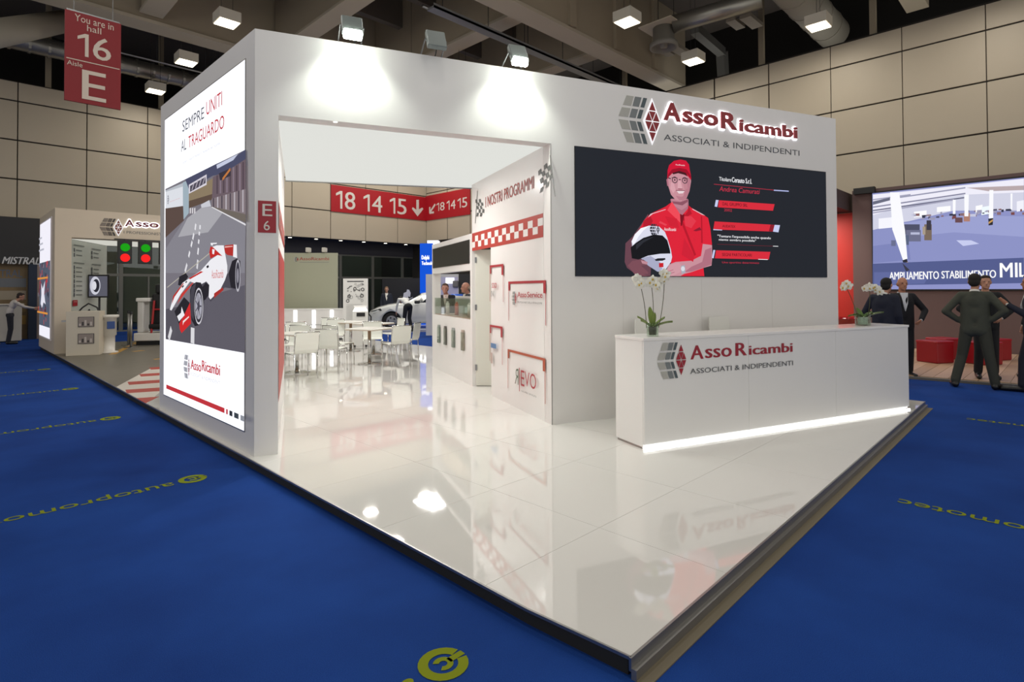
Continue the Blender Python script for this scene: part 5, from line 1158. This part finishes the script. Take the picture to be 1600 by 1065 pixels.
for sg in (-1, 1):
    for xs in ((1.72, 2.62), (2.70, 3.55)):
        pts = []
        for e, x_ in enumerate(np.linspace(xs[0], xs[1], 4)):
            k_ = max(i for i in range(len(st) - 1) if st[i][0] <= x_); t = (x_ - st[k_][0]) / (st[k_ + 1][0] - st[k_][0]); s_ = [st[k_][q_] + (st[k_ + 1][q_] - st[k_][q_]) * t for q_ in range(6)]
            lo = (s_[1] * .94, s_[3]); hi = (s_[5] + (s_[1] * .94 - s_[5]) * .12, s_[3] + (s_[4] - s_[3]) * .82)
            for tt in (.08, .95): pts.append((x_, sg * (lo[0] + (hi[0] - lo[0]) * tt + .006), lo[1] + (hi[1] - lo[1]) * tt))
        MB().add(pts, [(0, 2, 3, 1), (2, 4, 5, 3), (4, 6, 7, 5)]).build('side_window', CG, car)
w0, w1 = st[4], st[6]
MB().add([(1.30, -.58, 1.01), (1.30, .58, 1.01), (2.0, .5, 1.355), (2.0, -.5, 1.355)], [(0, 1, 2, 3)]).build('windscreen', CG, car)
for sg in (-1, 1):
    MB().add([(.06, sg * .62, .60), (.10, sg * .70, .70), (.45, sg * .835, .80), (.50, sg * .85, .72), (.2, sg * .77, .60)], [(0, 1, 2, 3, 4) if sg > 0 else (4, 3, 2, 1, 0)]).build('headlamp', mat('3a3f44', .1, spec=.9), car)
    for x_ in (.86, 3.55):
        wl_ = MB().tube((x_, sg * .68, .32), (x_, sg * .88, .32), .32, n=32).build('wheel', TYRE, car)
        r_ = MB().tube((x_, sg * .86, .32), (x_, sg * .893, .32), .215, .2, n=28)
        r_.build('rim', RIM, wl_)
        for k in range(5):
            t = 2 * math.pi * k / 5 + .6; MB().tube((x_ + .12 * math.cos(t), sg * .89, .32 + .12 * math.sin(t)), (x_ + .12 * math.cos(t), sg * .899, .32 + .12 * math.sin(t)), .05, n=3).build('rim_gap', TYRE, wl_)
    MB().rbox(1.72, 1.92, min(sg * .9, sg * 1.06), max(sg * .9, sg * 1.06), .97, 1.09, .03).build('mirror', DARK, car)
MB().box(-.012, .0, -.5, .5, .33, .52).build('grille', DARK, car)
MB().add([(2.35, -.905, .32), (3.1, -.905, .32), (3.1, -.9, .95), (2.9, -.9, .93)], [(0, 1, 2, 3)]).build('blue_livery', mat('1a4f9c', .3), car)
x, y = place(640, 27)
pb_ = root('black_backdrop', (x, y, 0), -45, 'black backdrop with white emblem behind the white car', 'backdrop'); MB().box(-1.3, .9, 0, .1, 0, 2.15).build('panel', mat('17171a', .5), pb_)
P = Print(pb_); P.uv([(-.35, 1.2), (-.25, 1.1), (-.1, 1.15), (-.05, 1.3), (.02, 1.25), (.05, 1.45), (-.02, 1.6), (-.12, 1.62), (-.15, 1.5), (-.28, 1.45), (-.3, 1.3)], mat('d8d8dc', .5)); P.done('emblem')
# ================================================================ people
def V3(*a): return np.array(a, float)
BASE = dict(head=V3(0, .02, 1.655), neck=V3(0, -.01, 1.50), chest=V3(0, 0, 1.33), waist=V3(0, 0, 1.10), pelvis=V3(0, 0, .95),
            shL=V3(-.165, -.01, 1.435), shR=V3(.165, -.01, 1.435), elL=V3(-.225, -.03, 1.15), elR=V3(.225, -.03, 1.15), wrL=V3(-.225, .05, .90), wrR=V3(.225, .05, .90),
            hipL=V3(-.09, 0, .92), hipR=V3(.09, 0, .92), knL=V3(-.10, .02, .50), knR=V3(.10, .02, .50), anL=V3(-.11, -.03, .09), anR=V3(.11, -.03, .09),
            toL=V3(-.13, .14, .035), toR=V3(.13, .14, .035), face=V3(0, 1, 0), hdL=V3(0, .15, -1), hdR=V3(0, .15, -1))
def capsule(b, p, q, r1, r2, n=12):
    p, q = Vector(p), Vector(q); b.ball(p, (r1,) * 3, 8, n); b.ball(q, (r2,) * 3, 8, n)
    if (q - p).length > 1e-4: b.tube(p, q, r1, r2, n)
def sdf(P_, prim):
    if prim[0] == 'c':
        _, p, q, r1, r2, z = prim; d = q - p; L2 = max(1e-9, d @ d); t = np.clip(((P_ - p) @ d) / L2, 0, 1); return np.linalg.norm(P_ - p - t[:, None] * d, axis=1) - (r1 + (r2 - r1) * t)
    _, c, r, M, z = prim; v = (P_ - c) @ M; k = np.linalg.norm(v / r, axis=1); return (k - 1) * min(r)
def remeshed(prims, name, mats, parent, vox, smooth=6):
    b = MB()
    for p in prims:
        if p[0] == 'c': capsule(b, p[1], p[2], p[3], p[4])
        else: b.ball(p[1], tuple(p[2]), 12, 18, Matrix([list(r_) for r_ in p[3]]))
    me = b.mesh('tmp'); o = bpy.data.objects.new('tmp', me); COL.objects.link(o)
    m1 = o.modifiers.new('r', 'REMESH'); m1.mode = 'VOXEL'; m1.voxel_size = vox
    m2 = o.modifiers.new('s', 'SMOOTH'); m2.iterations = smooth; m2.factor = .5
    bpy.context.view_layer.update(); me2 = bpy.data.meshes.new_from_object(o.evaluated_get(bpy.context.evaluated_depsgraph_get()))
    bpy.data.objects.remove(o); bpy.data.meshes.remove(me); me2.name = name
    zs = sorted(set(p[-1] for p in prims)); me2.materials.clear()
    for z in zs: me2.materials.append(mats[z])
    nf = len(me2.polygons); c = np.zeros(nf * 3); me2.polygons.foreach_get('center', c); c = c.reshape(-1, 3)
    D = np.stack([sdf(c, p) for p in prims]); k = D.argmin(0); me2.polygons.foreach_set('material_index', [zs.index(prims[i][-1]) for i in k]); me2.polygons.foreach_set('use_smooth', [True] * nf); me2.update()
    o = bpy.data.objects.new(name, me2); COL.objects.link(o); o.parent = parent; return o
I3 = np.eye(3)
def rotz(v):   # frame with y axis along v (horizontal or tilted)
    y = v / np.linalg.norm(v); x = np.cross(y, V3(0, 0, 1)); x /= np.linalg.norm(x); z = np.cross(x, y); return np.stack([x, y, z], 1)
def person(lab, x, y, z, head_deg, h=1.76, pose=None, skin='b98870', hair='2a211b', hair_style='short', jacket='1c2030', trousers='1a1c24', shirt='d8d6d0', shoes='121212', top='jacket', vox=.012, sleeves=True, tie=None):
    J = {k: v.copy() for k, v in BASE.items()}; J.update({k: V3(*v) for k, v in (pose or {}).items()})
    t = root('person', (x, y, z), head_deg - 90, lab, 'person'); s = h / 1.78; t.scale = (s, s, s)
    SKN, TRM, SHM, SHO = mat(skin, .5), mat(trousers, .8, noise=.12, scale=25), mat(shirt, .7, noise=.05, scale=20), mat(shoes, .35)
    pr = []
    F = rotz(J['face']); hd = J['head']; loc = lambda a, b_, c_: hd + F @ V3(a, b_, c_)
    E_ = lambda c, r, M, z_: pr.append(('e', np.array(c, float), np.array(r, float), M, z_)); Cp = lambda p, q, a, b_, z_: pr.append(('c', np.array(p, float), np.array(q, float), a, b_, z_))
    E_(loc(0, 0, .02), (.075, .095, .10), F, 'skin'); E_(loc(0, .03, -.05), (.056, .065, .07), F, 'skin'); Cp(loc(0, .085, .01), loc(0, .108, -.025), .010, .015, 'skin')
    E_(loc(0, .088, -.062), (.022, .012, .008), F, 'skin')
    for sg in (-1, 1): E_(loc(sg * .078, -.008, 0), (.012, .02, .032), F, 'skin'); E_(loc(sg * .03, .082, .028), (.022, .012, .007), F, 'skin')
    E_(loc(0, .078, -.095), (.025, .02, .018), F, 'skin')
    Cp(J['neck'] + V3(0, 0, -.03), hd + V3(0, -.015, -.06), .055, .05, 'skin')
    up_ = (J['neck'] - J['pelvis']); T3 = rotz(np.cross(up_ / np.linalg.norm(up_), J['shR'] - J['shL']) * 1.0)
    T3 = np.stack([(J['shR'] - J['shL']) / np.linalg.norm(J['shR'] - J['shL']), np.cross(up_ / np.linalg.norm(up_), (J['shR'] - J['shL']) / np.linalg.norm(J['shR'] - J['shL'])), up_ / np.linalg.norm(up_)], 1)
    E_(J['chest'], (.155, .105, .17), T3, 'shirt'); E_(J['waist'], (.135, .10, .15), T3, 'shirt'); E_(J['pelvis'], (.15, .11, .11), T3, 'trousers')
    Cp(J['shL'], J['shR'], .055, .055, 'shirt')
    for S_ in ('L', 'R'):
        Cp(J['sh' + S_], J['el' + S_], .052, .042, 'shirt'); Cp(J['el' + S_], J['wr' + S_], .042, .028, 'shirt' if sleeves else 'skin')
        Cp(J['hip' + S_], J['kn' + S_], .092, .072, 'trousers'); Cp(J['kn' + S_], J['an' + S_] + V3(0, -.005, .03), .071, .064, 'trousers')
        a = J['an' + S_]; Cp(a + V3(0, -.03, -.04), J['to' + S_] + V3(0, .03, .005), .048, .040, 'shoes'); Cp(a, a + V3(0, -.02, -.04), .05, .05, 'shoes')
        d = J['hd' + S_] / np.linalg.norm(J['hd' + S_]); w = J['wr' + S_]; sx = V3(1, 0, 0) if abs(d[0]) < .8 else V3(0, 1, 0); f = np.cross(d, sx); f /= np.linalg.norm(f)
        Hm = np.stack([sx - d * (sx @ d), f, d], 1); Hm /= np.linalg.norm(Hm, axis=0)
        k = np.stack([f, Hm[:, 0], d], 1)   # palm: thin across body axis x, wide along f
        E_(w + d * .055, (.040, .016, .055), k, 'skin')
        for i, fl_ in enumerate((.066, .078, .072, .055)):
            b0 = w + d * .085 + f * (-.030 + .02 * i); m = b0 + d * fl_ * .55 + Hm[:, 0] * (.006); e = m + d * fl_ * .42 + Hm[:, 0] * (-.016 if S_ == 'R' else .016); Cp(b0, m, .0092, .0085, 'skin'); Cp(m, e, .0085, .0075, 'skin')
        b0 = w + d * .03 + f * .034; Cp(b0, b0 + d * .035 + f * .022, .012, .010, 'skin'); Cp(b0 + d * .035 + f * .022, b0 + d * .065 + f * .024, .010, .0085, 'skin')
    remeshed(pr, 'body', {'skin': SKN, 'shirt': SHM, 'trousers': TRM, 'shoes': SHO}, t, min(vox, .0105), 3)
    if top == 'jacket':
        pr = []; JM = mat(jacket, .85, noise=.12, scale=22)
        E_(J['chest'] + V3(0, 0, .01), (.180, .125, .17), T3, 'j'); E_((J['chest'] + J['pelvis']) / 2, (.155, .122, .2), T3, 'j'); Cp(J['chest'] + T3 @ V3(-.075, 0, 0), J['pelvis'] + T3 @ V3(-.07, 0, -.05), .108, .116, 'j'); Cp(J['chest'] + T3 @ V3(.075, 0, 0), J['pelvis'] + T3 @ V3(.07, 0, -.05), .108, .116, 'j'); E_(J['pelvis'] + V3(0, 0, -.03), (.16, .118, .12), T3, 'j'); Cp(J['shL'] + V3(0, 0, -.005), J['neck'] + V3(0, -.02, -.055), .062, .06, 'j'); Cp(J['shR'] + V3(0, 0, -.005), J['neck'] + V3(0, -.02, -.055), .062, .06, 'j'); Cp(J['neck'] + V3(0, -.03, -.05), J['neck'] + V3(0, -.028, -.035), .07, .062, 'j')
        for S_ in ('L', 'R'): Cp(J['sh' + S_], J['el' + S_], .063, .054, 'j'); w = J['wr' + S_]; e = J['el' + S_]; Cp(e, w + (e - w) * .1, .054, .044, 'j')
        remeshed(pr, 'jacket', {'j': JM}, t, .014, 6)
        c = J['chest']; F2 = T3 @ V3(0, 1, 0); U2 = T3 @ V3(0, 0, 1); X2 = T3 @ V3(1, 0, 0)
        b = MB(); q = [c + U2 * .17 + X2 * .06 + F2 * .09, c + U2 * .17 - X2 * .06 + F2 * .09, c - U2 * .02 - X2 * .035 + F2 * .142, c - U2 * .16 + F2 * .136, c - U2 * .02 + X2 * .035 + F2 * .142]
        q2 = [v - F2 * .03 for v in q]; b.add([tuple(v) for v in q + q2], [(0, 1, 2, 3, 4), (9, 8, 7, 6, 5)] + [(i, i + 5, (i + 1) % 5 + 5, (i + 1) % 5) for i in range(5)]); b.build('shirt_front', SHM, t)
        if tie: MB().add([tuple(c + U2 * .14 + X2 * .015 * a_ + F2 * .1) for a_ in (-1, 1)] + [tuple(c - U2 * .11 + X2 * .022 * a_ + F2 * .146) for a_ in (1, -1)], [(0, 1, 2, 3), (3, 2, 1, 0)][:1]).build('tie', mat(tie, .6), t)
        MB().tube(tuple(J['neck'] + V3(0, -.02, -.015)), tuple(J['neck'] + V3(0, -.012, .015)), .066, .060, 16, False).build('collar', SHM, t, True)
    pr = []
    if hair_style == 'short': E_(loc(0, -.022, .045), (.083, .092, .088), F, 'h'); E_(loc(0, -.05, -.01), (.076, .058, .075), F, 'h'); E_(loc(0, .045, .098), (.06, .04, .025), F, 'h')
    elif hair_style == 'bald': E_(loc(0, -.052, -.005), (.079, .055, .05), F, 'h')
    else: E_(loc(0, -.02, .045), (.086, .095, .09), F, 'h'); E_(loc(0, -.055, -.06), (.08, .055, .12), F, 'h')
    remeshed(pr, 'hair', {'h': mat(hair, .8, noise=.3, scale=60)}, t, .009, 2)
    for sg in (-1, 1): MB().ball(tuple(loc(sg * .030, .082, .014)), (.011, .008, .007), 6, 8).build('eye', mat('2a2420', .2), t)
    return t
toward = lambda x, y: math.degrees(math.atan2(-y, -x))
away = lambda x, y: toward(x, y) + 180
# olive suited man seen from behind, hands at his hips
x, y = 11.66, 1.165
person('man in olive grey suit seen from behind, hands on hips, before the video screen', x, y, 0, away(x, y) - 4, 1.84,
       dict(hipL=(-.10, 0, .93), hipR=(.10, 0, .93), knL=(-.17, .03, .50), knR=(.16, .0, .50), anL=(-.25, -.04, .09), anR=(.22, .02, .09), toL=(-.31, .12, .035), toR=(.27, .18, .035),
            elL=(-.36, -.08, 1.18), elR=(.35, -.07, 1.2), wrL=(-.19, .0, 1.03), wrR=(.19, -.02, 1.05), hdL=(.5, .3, -.4), hdR=(-.5, .3, -.4), head=(.0, .05, 1.64), face=(.1, 1, -.15)), jacket='3f4238', trousers='36382f', hair='17130f', skin='a87860')
x, y = 12.62, 1.12
person('man in dark suit standing hidden behind the olive suited man', x, y, .052, toward(x, y) + 10, 1.76, dict(elR=(.36, -.02, 1.2), wrR=(.2, .1, 1.05), elL=(-.36, -.02, 1.2), wrL=(-.2, .1, 1.05), hdL=(.5, .3, -.4), hdR=(-.5, .3, -.4)), jacket='17191c', trousers='131418', hair='2c2018')
x, y = place(1613, 8.75)
person('man in navy suit at the right frame edge raising one hand', x, y, 0, 88, 1.80, dict(elL=(-.25, .05, 1.17), wrL=(-.17, .27, 1.32), hdL=(.2, .7, .6), face=(.1, 1, 0), anL=(-.13, .12, .09), toL=(-.15, .32, .035), knL=(-.11, .1, .5), anR=(.12, -.08, .09), toR=(.13, .1, .035)), jacket='14182a', trousers='121524', hair='1d1612', skin='a06c54')
x, y = 13.1, .52
person('man in black suit partly behind the navy suited man at the right edge', x, y, .052, 120, 1.78, dict(elL=(-.33, .0, 1.18), wrL=(-.22, .14, 1.0), hdL=(.4, .4, -.6)), jacket='16171b', trousers='111216', hair='201915')
x, y = place(1381, 9.6)
person('man in navy suit seen from behind just past the right orchid', x, y, 0, away(x, y) - 20, 1.79, dict(head=(.03, .03, 1.64), elL=(-.30, .0, 1.18), wrL=(-.16, .2, 1.1)), jacket='161b2c', trousers='141826', hair='0f0d0c')
x, y = place(1409, 10.3)
person('balding man in dark suit and white shirt talking beside the counter end', x, y, 0, toward(x, y) + 22, 1.80, dict(elL=(-.36, .0, 1.18), wrL=(-.22, .18, 1.02), hdL=(.5, .4, -.3), elR=(.3, .0, 1.18), wrR=(.22, .16, .98)), jacket='15161c', trousers='12131a', hair='8a7a6c', hair_style='bald', skin='b07a60', shirt='cfd2d8')
x, y = place(697, 12.6)
person('dark haired man in black suit with striped tie behind the glass display bar', x, y, T, toward(x, y) - 5, 1.68, dict(head=(.02, .03, 1.64)), jacket='1a1b22', trousers='15161c', hair='4a3a30', skin='b48070', shirt='d8c8c0', tie='9a9088')
x, y = place(731, 12.4)
person('bald man in grey suit in profile behind the glass display bar', x, y, T, 150, 1.70, dict(head=(0, .05, 1.64)), jacket='2c3038', trousers='202228', hair='a08a78', hair_style='bald', skin='b4806c')
x, y = place(636, 20.4)
person('man in white shirt and dark trousers bending over the side of the white car', x, y, .10, away(x, y) + 25, 1.72,
       dict(pelvis=(0, -.10, .96), waist=(0, .03, 1.06), chest=(0, .20, 1.15), neck=(0, .40, 1.20), head=(0, .54, 1.18), shL=(-.18, .33, 1.2), shR=(.18, .33, 1.2), elL=(-.22, .42, .95), elR=(.22, .42, .95), wrL=(-.2, .52, .75), wrR=(.2, .52, .75), face=(0, .8, -.6),
            hipL=(-.09, -.08, .92), hipR=(.09, -.08, .92), anL=(-.16, -.03, .09), anR=(.16, -.03, .09), toL=(-.18, .13, .035), toR=(.18, .13, .035)), shirt='e0e0dc', trousers='16171e', top='shirt', hair='221a15')
x, y = place(604, 23.8)
person('fair haired man in dark suit standing behind the bonnet of the white car', x, y, 0, toward(x, y), 1.74, jacket='1d2230', trousers='171a24', hair='7a6248', skin='a8806a')
x, y = 1.55, 23.3
person('visitor in white shirt and dark trousers leaning to the right at the far left edge', x, y, 0, -5, 1.66, dict(chest=(0, .08, 1.3), neck=(0, .16, 1.45), head=(0, .26, 1.56), shL=(-.17, .13, 1.38), shR=(.17, .13, 1.38), elR=(.2, .38, 1.22), wrR=(.18, .6, 1.18), hdR=(0, 1, 0), elL=(-.2, .36, 1.2), wrL=(-.15, .58, 1.16), hdL=(0, 1, 0), face=(0, 1, -.3)), shirt='c9c2bc', trousers='1b1d28', top='shirt', hair='2a2220')
